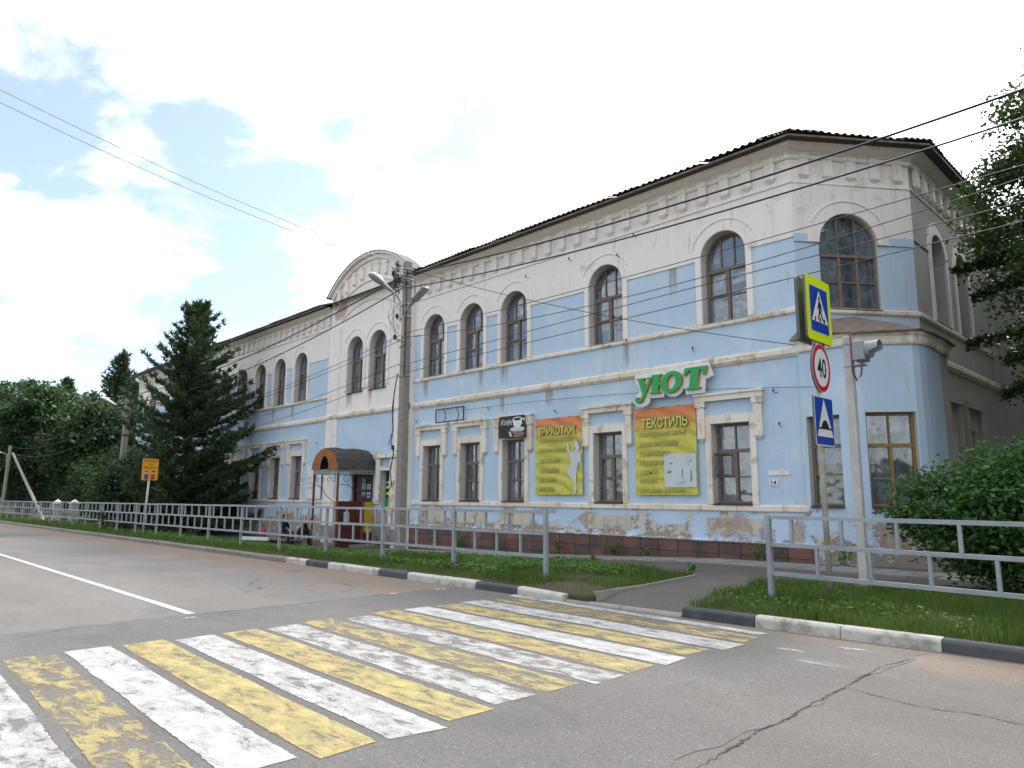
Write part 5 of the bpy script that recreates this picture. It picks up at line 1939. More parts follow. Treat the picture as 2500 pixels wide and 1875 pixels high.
# ------------------------------------------------------------------ overhead wires
def wire(pts, r, label, mat=m_wire, grp='overhead wires', n=36):
    """smooth curve through given points (quadratic/cubic fit in chord parameter)"""
    P_ = np.array(pts, float)
    t_ = np.concatenate([[0], np.cumsum(np.linalg.norm(np.diff(P_, axis=0), axis=1))])
    t_ /= t_[-1]
    q = np.linspace(0, 1, n)
    deg = min(2, len(pts) - 1)
    out = np.stack([np.polyval(np.polyfit(t_, P_[:, k], deg), q) for k in range(3)], -1)
    mb = MB()
    mb.tube([tuple(p) for p in out], r, 5)
    return tag(mb.build('overhead_wire', mat, smooth=True), label, 'wire', grp)


wy = 12.4
wire([(-17.5, wy, 8.38), (-6.9, wy, 7.73), (-3.46, wy, 7.64), (-2.19, wy, 7.66), (8, wy, 8.3)], 0.023, 'uppermost thick black cable sagging from the pole top to the right edge')
wire([(-17.5, wy, 7.93), (-6.92, wy, 7.26), (-4.27, wy, 7.2), (-1.79, wy, 7.23), (8, wy, 7.8)], 0.019, 'second thick cable from the pole to the right, crossing the bracket frieze')
wire([(-17.6, wy, 6.50), (-9.34, wy, 6.46), (-4.46, wy, 6.42), (-1.86, wy, 6.5), (8, wy, 6.9)], 0.009, 'highest of the four thin wires crossing the arched windows')
wire([(-17.6, wy + .02, 6.36), (-13.65, wy + .02, 6.12), (-9.32, wy + .02, 5.98), (-6.7, wy + .02, 5.94), (-1.86, wy + .02, 6.35), (8, wy + .02, 7.9)], 0.009, 'thin wire second from top of the four crossing the arched windows')
wire([(-17.6, wy - .02, 5.60), (-13.64, wy - .02, 5.5), (-10.55, wy - .02, 5.68), (-7.39, wy - .02, 5.88), (-1.91, wy - .02, 5.97), (8, wy - .02, 6.1)], 0.009, 'thin wire third from top of the four crossing the arched windows')
wire([(-17.6, wy, 5.22), (-13.64, wy, 5.43), (-9.68, wy, 5.48), (-7.24, wy, 5.5), (-1.94, wy, 5.6), (8, wy, 5.9)], 0.009, 'lowest of the four thin wires crossing the arched windows')
wire([(-17.7, 12.5, 8.6), (-14.6, 13.4, 7.42), (-11.4, 14.6, 6.3), (-8.6, 15.6, 5.48), (-7.1, 16.0, 5.13)], 0.009, 'single cable slanting down from the pole top to the rounded corner bay')
wl = 12.5
wire([(-17.9, wl, 8.45), (-25.69, wl, 7.65), (-32.21, wl, 7.27), (-45.8, wl, 7.35)], 0.022, 'upper thick cable running left from the pole across the gable')
wire([(-17.9, wl, 8.05), (-25.63, wl, 7.12), (-29.4, wl, 6.84), (-45.8, wl, 6.9)], 0.019, 'lower thick cable running left from the pole across the gable')
wire([(-17.9, wl, 6.52), (-25.47, wl, 5.78), (-30.13, wl, 5.4), (-45.8, wl, 5.3)], 0.009, 'highest thin wire running left from the pole behind the spruce')
wire([(-17.9, wl, 6.36), (-25.45, wl, 5.62), (-45.8, wl, 5.05)], 0.009, 'second thin wire running left from the pole behind the spruce')
wire([(-17.9, wl, 5.61), (-25.37, wl, 4.95), (-28.42, wl, 4.6), (-45.8, wl, 4.6)], 0.009, 'third thin wire running left from the pole behind the spruce')
wire([(-17.9, wl, 5.28), (-24.11, wl, 4.62), (-45.8, wl, 4.1)], 0.009, 'lowest thin wire running left from the pole behind the spruce')
wire([(-17.8, 12.4, 8.75), (-16.9, 5.0, 9.05), (-16.05, 1.64, 9.36), (-15.3, -2.5, 9.9)], 0.009, 'upper of two bare wires crossing the sky to the upper left', m_galv, 'bare wires across the sky')
wire([(-17.9, 12.4, 8.65), (-17.0, 5.0, 8.85), (-16.2, 1.67, 9.18), (-15.5, -2.5, 9.75)], 0.009, 'lower of two bare wires crossing the sky to the upper left', m_galv, 'bare wires across the sky')
wire([(-46, 12.5, 7.2), (-58, 12, 5.3), (-71.4, 11.1, 5.4)], 0.016, 'upper sagging wire between the two distant poles', m_wire, 'far wires')
wire([(-46, 12.5, 6.2), (-58, 12, 4.5), (-71.4, 11.1, 4.9)], 0.016, 'lower sagging wire between the two distant poles', m_wire, 'far wires')
wire([(-19.2, 16.0, 4.6), (-15, 16.06, 4.42), (-11.7, 16.06, 4.55), (-9.3, 16.06, 4.33), (-7.6, 16.05, 4.1), (-6.6, 16.0, 4.06)], 0.007, 'thin loose cable strung along the wall above the lower windows')

# ================================================================== railings
def railing(name, pts, label, nb=4, h=1.19, z0=0.13):
    """posts at pts (x, y); three rails and staggered balusters between them"""
    x0, y0 = pts[0]
    root = empty(name, (x0, y0, float(hroad(x0)) + z0), label, 'railing')
    w_ = 0.028
    cache = {}

    def bx(x1, y1, za, x2, y2, zb, hw, hh, nm):
        v = Vector((x2 - x1, y2 - y1, 0)).normalized()
        s_ = Vector((-v.y, v.x, 0)) * hw
        mb = MB()
        A = [Vector((x1, y1, za)), Vector((x2, y2, zb))]
        ring_ = [[tuple(p + s_ * a_ + Vector((0, 0, hh * b_))) for a_, b_ in ((-1, -1), (1, -1), (1, 1), (-1, 1))] for p in A]
        for j in range(4):
            l_ = (j + 1) % 4
            mb.quad(ring_[0][j], ring_[0][l_], ring_[1][l_], ring_[1][j])
        mb.poly(ring_[0][::-1])
        mb.poly(ring_[1])
        mb.build(nm, m_steel, root, bevel=0.004)

    def up_(x_, y_, za, zb, hw, nm, ang):
        key = (nm, round(zb - za, 3))
        if key not in cache:
            mb = MB()
            mb.box(-hw, hw, -hw, hw, 0, zb - za)
            cache[key] = mb.mesh(nm, m_steel)
        return link(nm, cache[key], root, Matrix.Translation((x_, y_, za)) @ Matrix.Rotation(ang, 4, 'Z'))
    for i, (x_, y_) in enumerate(pts):
        j = i if i < len(pts) - 1 else i - 1
        ang = math.atan2(pts[j + 1][1] - pts[j][1], pts[j + 1][0] - pts[j][0])
        z_ = float(hroad(x_)) + z0
        zz = z_ + random.uniform(-0.008, 0.008)
        up_(x_, y_, zz - 0.25, zz + h, 0.033, 'post', ang + random.uniform(-.03, .03))
        if i == len(pts) - 1:
            break
        x2, y2 = pts[i + 1]
        z2 = float(hroad(x2)) + z0
        L_ = math.hypot(x2 - x_, y2 - y_)
        e = 0.034 / L_
        f = lambda q: (x_ + (x2 - x_) * q, y_ + (y2 - y_) * q)
        s0, s1 = random.uniform(-0.006, 0.006), random.uniform(-0.006, 0.006)
        for r_ in (0.40, 0.79, h - 0.026):
            a_, b_ = f(e), f(1 - e)
            bx(a_[0], a_[1], z_ + r_ + s0, b_[0], b_[1], z2 + r_ + s1, 0.022, 0.026, 'rail')
        for q in [(k_ + 0.5) / nb for k_ in range(nb)]:
            c = f(q)
            zc = z_ + (z2 - z_) * q
            up_(c[0], c[1], zc + 0.818, zc + h - 0.052, 0.02, 'baluster', ang)
        for q in [k_ / nb for k_ in range(1, nb)]:
            c = f(q)
            zc = z_ + (z2 - z_) * q
            up_(c[0], c[1], zc + 0.428, zc + 0.762, 0.02, 'baluster', ang)
    return root


LP = [(-8.72 - 2.53 * k, 9.26 + 0.008 * k) for k in range(26)]
railing('railing', LP, 'long grey tubular railing on the grass verge left of the crossing')
RP = [(-4.80 + 4.13 * k, 9.66 - 0.36 * k) for k in range(3)]
railing('railing', RP, 'short grey tubular railing in front of the bush right of the crossing', 6)

# ================================================================== road signs
def signM(x_, y_, z_):
    """sign frame facing +x: local x to the right, y away from the viewer, z up"""
    return Matrix.Translation((x_, y_, z_)) @ Matrix.Rotation(PI / 2, 4, 'Z')


sp = empty('road_sign_post', (-4.52, 10.93, 0.13), 'pale post with pedestrian crossing, 40 and speed bump signs', 'road sign')
mb = MB()
mb.tube([(-4.52, 10.93, -0.2), (-4.52, 10.93, 4.6)], 0.042, 10)
mb.build('post', simple('cream_sign_post', (0.42, 0.40, 0.31), 0.6, 0.15, 4), sp, smooth=True)


def plate(parent, pts, M_, mat, thick=0.03, name='plate'):
    mb = MB()
    mb.prism(pts, lambda x_, z_: (x_, 0, z_), lambda x_, z_: (x_, thick, z_), 0, 1)
    return link(name, mb.mesh(name, [mat, m_sback]), parent, M_)


def rrect(w_, h_, r_, n=5):
    P_ = []
    for cx, cz, a0 in ((w_ / 2 - r_, h_ / 2 - r_, 0), (-w_ / 2 + r_, h_ / 2 - r_, PI / 2), (-w_ / 2 + r_, -h_ / 2 + r_, PI), (w_ / 2 - r_, -h_ / 2 + r_, 1.5 * PI)):
        for k in range(n + 1):
            an = a0 + PI / 2 * k / n
            P_.append((cx + r_ * math.cos(an), cz + r_ * math.sin(an)))
    return P_


def onto(pl, pts, mat, lift, name='sign_print'):
    return link(name, flat_poly(pts, mat, name, -lift), pl, rel=True)


pl = plate(sp, rrect(0.91, 1.03, 0.05), signM(-4.44, 10.98, 4.48), m_lime, 0.035, 'crossing_plate')
onto(pl, rrect(0.68, 0.75, 0.03), m_signw, 0.003)
onto(pl, rrect(0.655, 0.725, 0.025), m_sblue, 0.006)
onto(pl, [(-0.30, -0.20), (0.30, -0.20), (0.0, 0.315)], m_signw, 0.009)
man = [ell(-0.005, 0.185, 0.03, 0.036, 12), [(-0.03, 0.14), (0.03, 0.145), (0.045, 0.02), (0.02, -0.03), (-0.03, -0.02), (-0.035, 0.05)],
       [(-0.03, -0.02), (0.015, -0.03), (-0.02, -0.10), (-0.035, -0.17), (-0.075, -0.17), (-0.06, -0.09)], [(0.0, -0.02), (0.04, 0.0), (0.09, -0.09), (0.15, -0.165), (0.11, -0.175), (0.05, -0.10)],
       [(0.02, 0.14), (0.05, 0.12), (0.095, 0.05), (0.10, -0.01), (0.075, -0.01), (0.065, 0.04), (0.03, 0.085)], [(-0.02, 0.13), (-0.035, 0.10), (-0.07, 0.05), (-0.085, 0.0), (-0.065, 0.0), (-0.045, 0.04), (-0.02, 0.07)]]
for q in man:
    onto(pl, q, m_sblk, 0.012, 'pedestrian_print')
for xx in (-0.16, 0.02, 0.17):
    onto(pl, [(xx - 0.045, -0.195), (xx - 0.005, -0.195), (xx + 0.02, -0.12), (xx - 0.02, -0.12)], m_sblk, 0.0115)
pb = plate(sp, rrect(0.91, 1.03, 0.05), signM(-4.60, 11.06, 4.48), m_sback, 0.05, 'rear_plate')
pl = plate(sp, ell(0, 0, 0.335, 0.385, 36), signM(-4.445, 10.94, 3.555), m_signw, 0.03, 'speed_plate')
onto(pl, ell(0, 0, 0.325, 0.373, 36), m_sred, 0.003)
onto(pl, ell(0, 0, 0.255, 0.295, 36), m_signw, 0.006)
link('lettering', text_mesh('40', 0.32, 0.31, m_sblk, 0, 0.012), pl, Matrix.Translation((-0.16, -0.01, -0.155)), rel=True)
pl = plate(sp, rrect(0.68, 0.76, 0.03), signM(-4.445, 10.935, 2.725), m_signw, 0.03, 'bump_plate')
onto(pl, rrect(0.645, 0.72, 0.025), m_sblue, 0.003)
onto(pl, [(-0.29, -0.24), (0.29, -0.24), (0.0, 0.345)], m_signw, 0.006)
onto(pl, [(-0.23, -0.10), (0.23, -0.10), (0.23, -0.125), (-0.23, -0.125)], m_sblk, 0.0095)
onto(pl, [(-0.14, -0.10), (0.14, -0.10)] + [(0.12, -0.06), (0.07, 0.0), (0.0, 0.02), (-0.07, 0.0), (-0.12, -0.06)], m_sblk, 0.009)
mb = MB()
for z_ in (4.8, 4.15, 3.6, 2.95, 2.5):
    mb.box(-4.59, -4.475, 10.87, 10.99, z_, z_ + 0.03)
mb.build('clamp', m_galv, sp)

# flashing amber signal on a square post
tp = empty('signal_post', (-4.46, 12.1, 0.13), 'square grey post carrying one hooded warning lamp', 'traffic signal')
mb = MB()
mb.prism([(-0.065, -0.065), (0.065, -0.065), (0.065, 0.065), (-0.065, 0.065)], lambda x_, y_: (-4.45 + x_, 12.1 + y_, -0.2), lambda x_, y_: (-4.45 + x_, 12.1 + y_, 4.24))
mb.build('post', m_conc2, tp, bevel=0.012)
mb = MB()
mb.box(-4.36, -4.18, 11.98, 12.30, 3.80, 4.13)
hs = mb.build('lamp_housing', m_grey, tp, bevel=0.015)
mb = MB()
hz = 3.985
pr_ = []
for k in range(20):
    an = 2 * PI * k / 20
    pr_.append((math.cos(an), math.sin(an)))
for k in range(20):
    (c0, s0), (c1, s1) = pr_[k], pr_[(k + 1) % 20]
    L0 = 0.21 if s0 > -0.3 else 0.08
    L1 = 0.21 if s1 > -0.3 else 0.08
    for r_ in (0.125, 0.135):
        mb.quad((-4.18, 12.14 + r_ * c0, hz + r_ * s0), (-4.18, 12.14 + r_ * c1, hz + r_ * s1), (-4.18 + L1, 12.14 + r_ * 1.05 * c1, hz + r_ * 1.05 * s1), (-4.18 + L0, 12.14 + r_ * 1.05 * c0, hz + r_ * 1.05 * s0))
mb.build('visor', m_grey, tp, smooth=True)
mb = MB()
mb.poly([(-4.172, 12.14 + 0.12 * c, hz + 0.12 * s) for c, s in pr_])
mb.build('lens', simple('amber_lens', (0.16, 0.13, 0.10), 0.25, 0.1, 5, bmp=0), tp)
mb = MB()
for z_ in (4.10, 3.72):
    mb.box(-4.53, -4.20, 12.02, 12.18, z_, z_ + 0.03)
mb.build('clamp', m_galv, tp)
mb = MB()
mb.tube([(-4.37, 12.0, 4.3), (-4.36, 12.0, 4.0), (-4.37, 12.0, 3.62), (-4.31, 12.0, 3.47), (-4.24, 12.0, 3.55), (-4.21, 12.0, 3.79)], 0.014, 6)
mb.build('cable', simple('red_conduit', (0.16, 0.05, 0.045), 0.6, 0.1, 5), tp, smooth=True)

# amber children sign
ks = empty('children_sign', (-31.65, 9.72, 0.0), 'amber sign thanking drivers, with two cartoon children, on a post', 'road sign')
mb = MB()
mb.tube([(-31.66, 9.68, -0.3), (-31.66, 9.76, 2.6)], 0.045, 8)
mb.build('post', m_conc2, ks, smooth=True)
pl = plate(ks, rrect(0.62, 0.88, 0.04), signM(-31.58, 9.735, 2.59), m_amber, 0.025)
m_dk = simple('sign_dark_brown', (0.09, 0.03, 0.01), 0.5, 0.05, 4, bmp=0)
for s_, w_, h_, x_, z_ in (('СПАСИБО!', 0.54, 0.105, -0.27, 0.30), ('ЧТО', 0.15, 0.08, -0.07, 0.175), ('ПРОПУСТИЛИ', 0.54, 0.09, -0.27, 0.03)):
    link('lettering', text_mesh(s_, w_, h_, m_dk, 0, 0.015), pl, Matrix.Translation((x_, -0.004, z_)), rel=True)
for sx_, body, hat in ((-0.13, m_sblue, m_sred), (0.13, m_sred, m_dk)):
    onto(pl, ell(sx_, -0.13, 0.055, 0.065, 12), simple('cartoon_face', (0.6, 0.42, 0.3), 0.6, 0.05, 5, bmp=0), 0.003)
    onto(pl, ell(sx_, -0.085, 0.062, 0.04, 12), hat if sx_ < 0 else m_dk, 0.006)
    onto(pl, [(sx_ - 0.045, -0.19), (sx_ + 0.045, -0.19), (sx_ + 0.1, -0.25), (sx_ + 0.08, -0.275), (sx_ + 0.06, -0.25), (sx_ + 0.075, -0.34), (sx_ - 0.075, -0.34), (sx_ - 0.06, -0.25), (sx_ - 0.09, -0.275), (sx_ - 0.1, -0.25)], body, 0.004)
    for q in (-0.045, 0.035):
        onto(pl, [(sx_ + q - 0.022, -0.34), (sx_ + q + 0.022, -0.34), (sx_ + q + 0.03, -0.41), (sx_ + q - 0.03, -0.41)], m_sblk, 0.005)
mb = MB()
for x_, sgn in ((-55.4, 1), (-54.4, 1)):
    pass
for i, (x_, y_, lab) in enumerate(((-55.8, 11.6, 'left white gate pillar with pyramid cap seen behind the railing'), (-55.4, 12.5, 'right white gate pillar with pyramid cap seen behind the railing'))):
    g_ = empty('gate_pillar', (x_, y_, -0.5), lab, 'pillar')
    mb = MB()
    mb.box(-0.24, 0.24, -0.24, 0.24, 0, 1.42)
    link('shaft', mb.mesh('shaft', m_kwhite), g_, rel=True)  # greyer whitewash on the shaft: its shade is put into the colour
    mb = MB()
    mb.box(-0.3, 0.3, -0.3, 0.3, 1.421, 1.48)
    n_ = len(mb.v)
    mb.v += [(-0.3, -0.3, 1.482), (0.3, -0.3, 1.482), (0.3, 0.3, 1.482), (-0.3, 0.3, 1.482), (0, 0, 1.74)]
    for f in ((0, 1, 4), (1, 2, 4), (2, 3, 4), (3, 0, 4)):
        mb.f.append(tuple(n_ + q for q in f))
        mb.m.append(0)
    link('cap', mb.mesh('cap', m_signw), g_, rel=True)

# ================================================================== people resting behind the railing
def person(label, loc, face_deg, joints, edges, hair, cloth, scale=1.0, lean_hair=(0, 0, 0)):
    me = bpy.data.meshes.new('person')
    names = list(joints)
    me.from_pydata([joints[k][0] for k in names], [(names.index(a_), names.index(b_)) for a_, b_ in edges], [])
    ob = bpy.data.objects.new('person_tmp', me)
    COL.objects.link(ob)
    sk = ob.modifiers.new('skin', 'SKIN')
    sk.use_smooth_shade = True
    for i, k in enumerate(names):
        r_ = joints[k][1]
        me.skin_vertices[0].data[i].radius = r_ if isinstance(r_, tuple) else (r_, r_)
        me.skin_vertices[0].data[i].use_root = (k == 'pelvis')
    ss = ob.modifiers.new('subd', 'SUBSURF')
    ss.levels = 2
    ss.render_levels = 2
    dg = bpy.context.evaluated_depsgraph_get()
    fin = bpy.data.meshes.new_from_object(ob.evaluated_get(dg))
    bpy.data.objects.remove(ob)
    fin.materials.clear()
    for m_ in (cloth, m_skin, m_black):
        fin.materials.append(m_)
    hz_ = Vector(joints['neck'][0])
    hd = Vector(joints['head'][0])
    for p_ in fin.polygons:
        c = p_.center
        k = 0
        if (c - hd).length < 0.17 or (c - hz_).length < 0.05:
            k = 1
        for h_ in ('hand_l', 'hand_r'):
            if (c - Vector(joints[h_][0])).length < 0.075 or any(f in joints and (c - Vector(joints[f][0])).length < 0.04 for f in [h_ + str(q) for q in range(5)]):
                k = 1
        if c.z < 0.09:
            k = 2
        p_.material_index = k
        p_.use_smooth = True
    fin.name = 'person'
    M_ = Matrix.Translation(loc) @ Matrix.Rotation(math.radians(face_deg), 4, 'Z') @ Matrix.Scale(scale, 4)
    o = link('person', fin, None, M_)
    tag(o, label, 'person')
    # hair shell round the back and top of the head
    V, F = [], []
    nu, nv = 14, 9
    hd2 = hd + Vector(lean_hair)
    for j in range(nv + 1):
        ph = PI * 0.62 * j / nv
        for i in range(nu):
            th = 2 * PI * i / nu
            d_ = Vector((math.sin(ph) * math.cos(th) * 0.098, math.sin(ph) * math.sin(th) * 0.112 - 0.018, math.cos(ph) * 0.125 + 0.012))
            if d_.y > 0.05 and d_.z < 0.05:
                d_ *= 0.72
            V.append(tuple(hd2 + d_ * (1 + random.uniform(-.03, .03))))
    for j in range(nv):
        for i in range(nu):
            a_, b_ = j * nu + i, j * nu + (i + 1) % nu
            F.append((a_, b_, b_ + nu, a_ + nu))
    link('hair', npmesh('hair', np.array(V), np.array(F), hair, smooth=True), o, rel=True)
    # face details: nose, eyes, mouth, ears
    mb = MB()
    fy = hd.y + 0.095
    mb.tube([(hd.x, fy, hd.z + 0.01), (hd.x, fy + 0.03, hd.z - 0.025), (hd.x, fy + 0.005, hd.z - 0.035)], [0.008, 0.014, 0.008], 6)
    for q in (-1, 1):
        mb.tube([(hd.x + q * 0.085, hd.y, hd.z + 0.01), (hd.x + q * 0.1, hd.y - 0.01, hd.z - 0.01), (hd.x + q * 0.085, hd.y, hd.z - 0.035)], [0.012, 0.018, 0.01], 6)
    link('face', mb.mesh('face', m_skin, True), o, rel=True)
    mb = MB()
    for q in (-1, 1):
        mb.tube([(hd.x + q * 0.032 - 0.012, fy - 0.004, hd.z + 0.012), (hd.x + q * 0.032 + 0.012, fy - 0.004, hd.z + 0.012)], 0.006, 5)
    mb.tube([(hd.x - 0.02, fy - 0.002, hd.z - 0.065), (hd.x + 0.02, fy - 0.002, hd.z - 0.065)], 0.005, 5)
    link('eyes_and_mouth', mb.mesh('eyes_and_mouth', m_black), o, rel=True)
    return o


def sit_joints(lean, seat=0.27):
    """low seat, knees up; y forward; lean moves the head forward and down"""
    J = {'pelvis': ((0, 0, seat), (0.17, 0.13)), 'waist': ((0, 0.02 + lean * 0.1, seat + 0.2), (0.165, 0.125)), 'chest': ((0, 0.04 + lean * 0.35, seat + 0.42 - lean * 0.05), (0.185, 0.13)),
         'neck': ((0, 0.06 + lean * 0.55, seat + 0.57 - lean * 0.12), 0.06), 'head': ((0, 0.09 + lean * 0.7, seat + 0.70 - lean * 0.18), (0.085, 0.10)), 'crown': ((0, 0.09 + lean * 0.78, seat + 0.78 - lean * 0.2), (0.07, 0.08))}
    Ed = [('pelvis', 'waist'), ('waist', 'chest'), ('chest', 'neck'), ('neck', 'head'), ('head', 'crown')]
    for q, s_ in (('l', -1), ('r', 1)):
        J['hip_' + q] = ((0.1 * s_, 0.03, seat), 0.10)
        J['knee_' + q] = ((0.13 * s_, 0.40, seat + 0.2), (0.07, 0.075))
        J['ankle_' + q] = ((0.12 * s_, 0.46, 0.09), 0.05)
        J['toe_' + q] = ((0.13 * s_, 0.62, 0.045), (0.045, 0.035))
        c = J['chest'][0]
        J['sho_' + q] = ((0.19 * s_, c[1], c[2] + 0.06), 0.07)
        J['elb_' + q] = ((0.26 * s_, c[1] + 0.12, c[2] - 0.19), 0.052)
        J['wri_' + q] = ((0.15 * s_, c[1] + 0.30, c[2] - 0.17), 0.035)
        J['hand_' + q] = ((0.11 * s_, c[1] + 0.36, c[2] - 0.18), (0.036, 0.022))
        Ed += [('pelvis', 'hip_' + q), ('hip_' + q, 'knee_' + q), ('knee_' + q, 'ankle_' + q), ('ankle_' + q, 'toe_' + q), ('chest', 'sho_' + q), ('sho_' + q, 'elb_' + q), ('elb_' + q, 'wri_' + q), ('wri_' + q, 'hand_' + q)]
        h_ = J['hand_' + q][0]
        for k in range(5):
            if k == 0:
                J['hand_' + q + '0'] = ((h_[0] - 0.04 * s_, h_[1] + 0.015, h_[2] + 0.02), 0.010)
            else:
                J['hand_' + q + str(k)] = ((h_[0] + (0.03 - 0.02 * k) * s_, h_[1] + 0.075 - 0.006 * abs(k - 2), h_[2] - 0.03), 0.0085)
            Ed.append(('hand_' + q, 'hand_' + q + str(k)))
    return J, Ed


gz_ = float(H(-25.6, 12.95))
J, Ed = sit_joints(0.12, 0.46)
person('person in a dark jacket with short dark hair sitting low behind the railing', (-25.75, 12.75, gz_), -62, J, Ed, m_hair, m_navy)
J, Ed = sit_joints(0.5, 0.46)
person('person with fair greying hair and black clothes bending forward behind the railing', (-25.75, 13.45, gz_), -35, J, Ed, m_hair2, m_cloth, 0.92)
J, Ed = sit_joints(0.3, 0.44)
person('person in dark clothes hunched left of the dark-haired one behind the railing', (-26.55, 13.05, gz_), -40, J, Ed, m_hair, m_cloth, 0.86)
bn = empty('low_bench', (-26.0, 13.1, gz_), 'low wooden bench under the people behind the railing', 'bench')
mb = MB()
mb.box(-1.0, 0.7, -0.45, 0.45, 0.27, 0.33)
link('seat', mb.mesh('seat', m_fasc), bn, rel=True)
for x_ in (-0.8, 0.5):
    mb = MB()
    mb.box(x_ - 0.05, x_ + 0.05, -0.35, 0.35, -0.1, 0.269)
    link('leg', mb.mesh('leg', m_fasc), bn, rel=True)
rb = empty('red_bag', (-27.7, 12.95, gz_), 'red bag hanging low beside the people behind the railing', 'bag')
V, F = [], []
for j in range(9):
    v = j / 8
    for i in range(14):
        an = 2 * PI * i / 14
        r_ = 0.2 * (math.sin(PI * (0.12 + 0.8 * v)) ** 0.6) * (1 - 0.25 * v)
        V.append((r_ * math.cos(an) * 0.9, r_ * math.sin(an) * 0.6, 0.30 + 0.42 * v))
for j in range(8):
    for i in range(14):
        a_, b_ = j * 14 + i, j * 14 + (i + 1) % 14
        F.append((a_, b_, b_ + 14, a_ + 14))
link('sack', npmesh('sack', np.array(V), np.array(F), m_red, smooth=True), rb, rel=True)
mb = MB()
mb.tube([(-0.08, 0, 0.7), (-0.04, 0, 0.86), (0.04, 0, 0.86), (0.08, 0, 0.7)], 0.012, 5)
link('strap', mb.mesh('strap', m_red), rb, rel=True)
mb = MB()
mb.box(-0.15, 0.15, -0.12, 0.12, -0.1, 0.30)
link('stand', mb.mesh('stand', m_fasc), rb, rel=True)
mb = MB()
mb.prism([(-26.95, 11.75), (-25.75, 12.3), (-25.7, 12.2), (-26.9, 11.65)], lambda x_, y_: (x_, y_, 0.02), lambda x_, y_: (x_, y_, -0.1))
tag(mb.build('white_plank', m_signw), 'white painted plank lying in the grass below the people', 'plank')

# ================================================================== vegetation
def rot_basis(d):
    """for (n,3) directions return two perpendicular unit vectors"""
    a_ = np.where(np.abs(d[:, 2:3]) < 0.9, np.array([[0, 0, 1.0]]), np.array([[1.0, 0, 0]]))
    u = np.cross(d, a_)
    u /= np.linalg.norm(u, axis=1, keepdims=True) + 1e-9
    return u, np.cross(d, u)


def unit(v):
    return v / (np.linalg.norm(v, axis=1, keepdims=True) + 1e-9)


def tri_needles(P_, D_, L_, W_, rg):
    n_ = len(P_)
    u, w = rot_basis(D_)
    an = rg.uniform(0, 2 * PI, (n_, 1))
    s_ = u * np.cos(an) + w * np.sin(an)
    V = np.stack([P_ - s_ * W_[:, None] / 2, P_ + s_ * W_[:, None] / 2, P_ + D_ * L_[:, None]], 1).reshape(-1, 3)
    return V, np.arange(n_ * 3).reshape(-1, 3)


def leaf_quads(P_, size, rg, flat=0.5, asp=0.6):
    """diamond leaves folded along the midrib"""
    n_ = len(P_)
    nrm = rg.normal(0, 1, (n_, 3))
    nrm[:, 2] = np.abs(nrm[:, 2]) + flat
    nrm = unit(nrm)
    u, w = rot_basis(nrm)
    an = rg.uniform(0, 2 * PI, (n_, 1))
    d_ = u * np.cos(an) + w * np.sin(an)
    s_ = np.cross(nrm, d_)
    sz = (size * rg.uniform(0.6, 1.3, n_))[:, None]
    A = P_ - d_ * sz * 0.5
    B = P_ + s_ * sz * asp * 0.5 - nrm * sz * 0.08
    C_ = P_ + d_ * sz * 0.55 - nrm * sz * 0.12
    D_ = P_ - s_ * sz * asp * 0.5 - nrm * sz * 0.08
    V = np.stack([A, B, C_, D_], 1).reshape(-1, 3)
    return V, np.arange(n_ * 4).reshape(-1, 4)


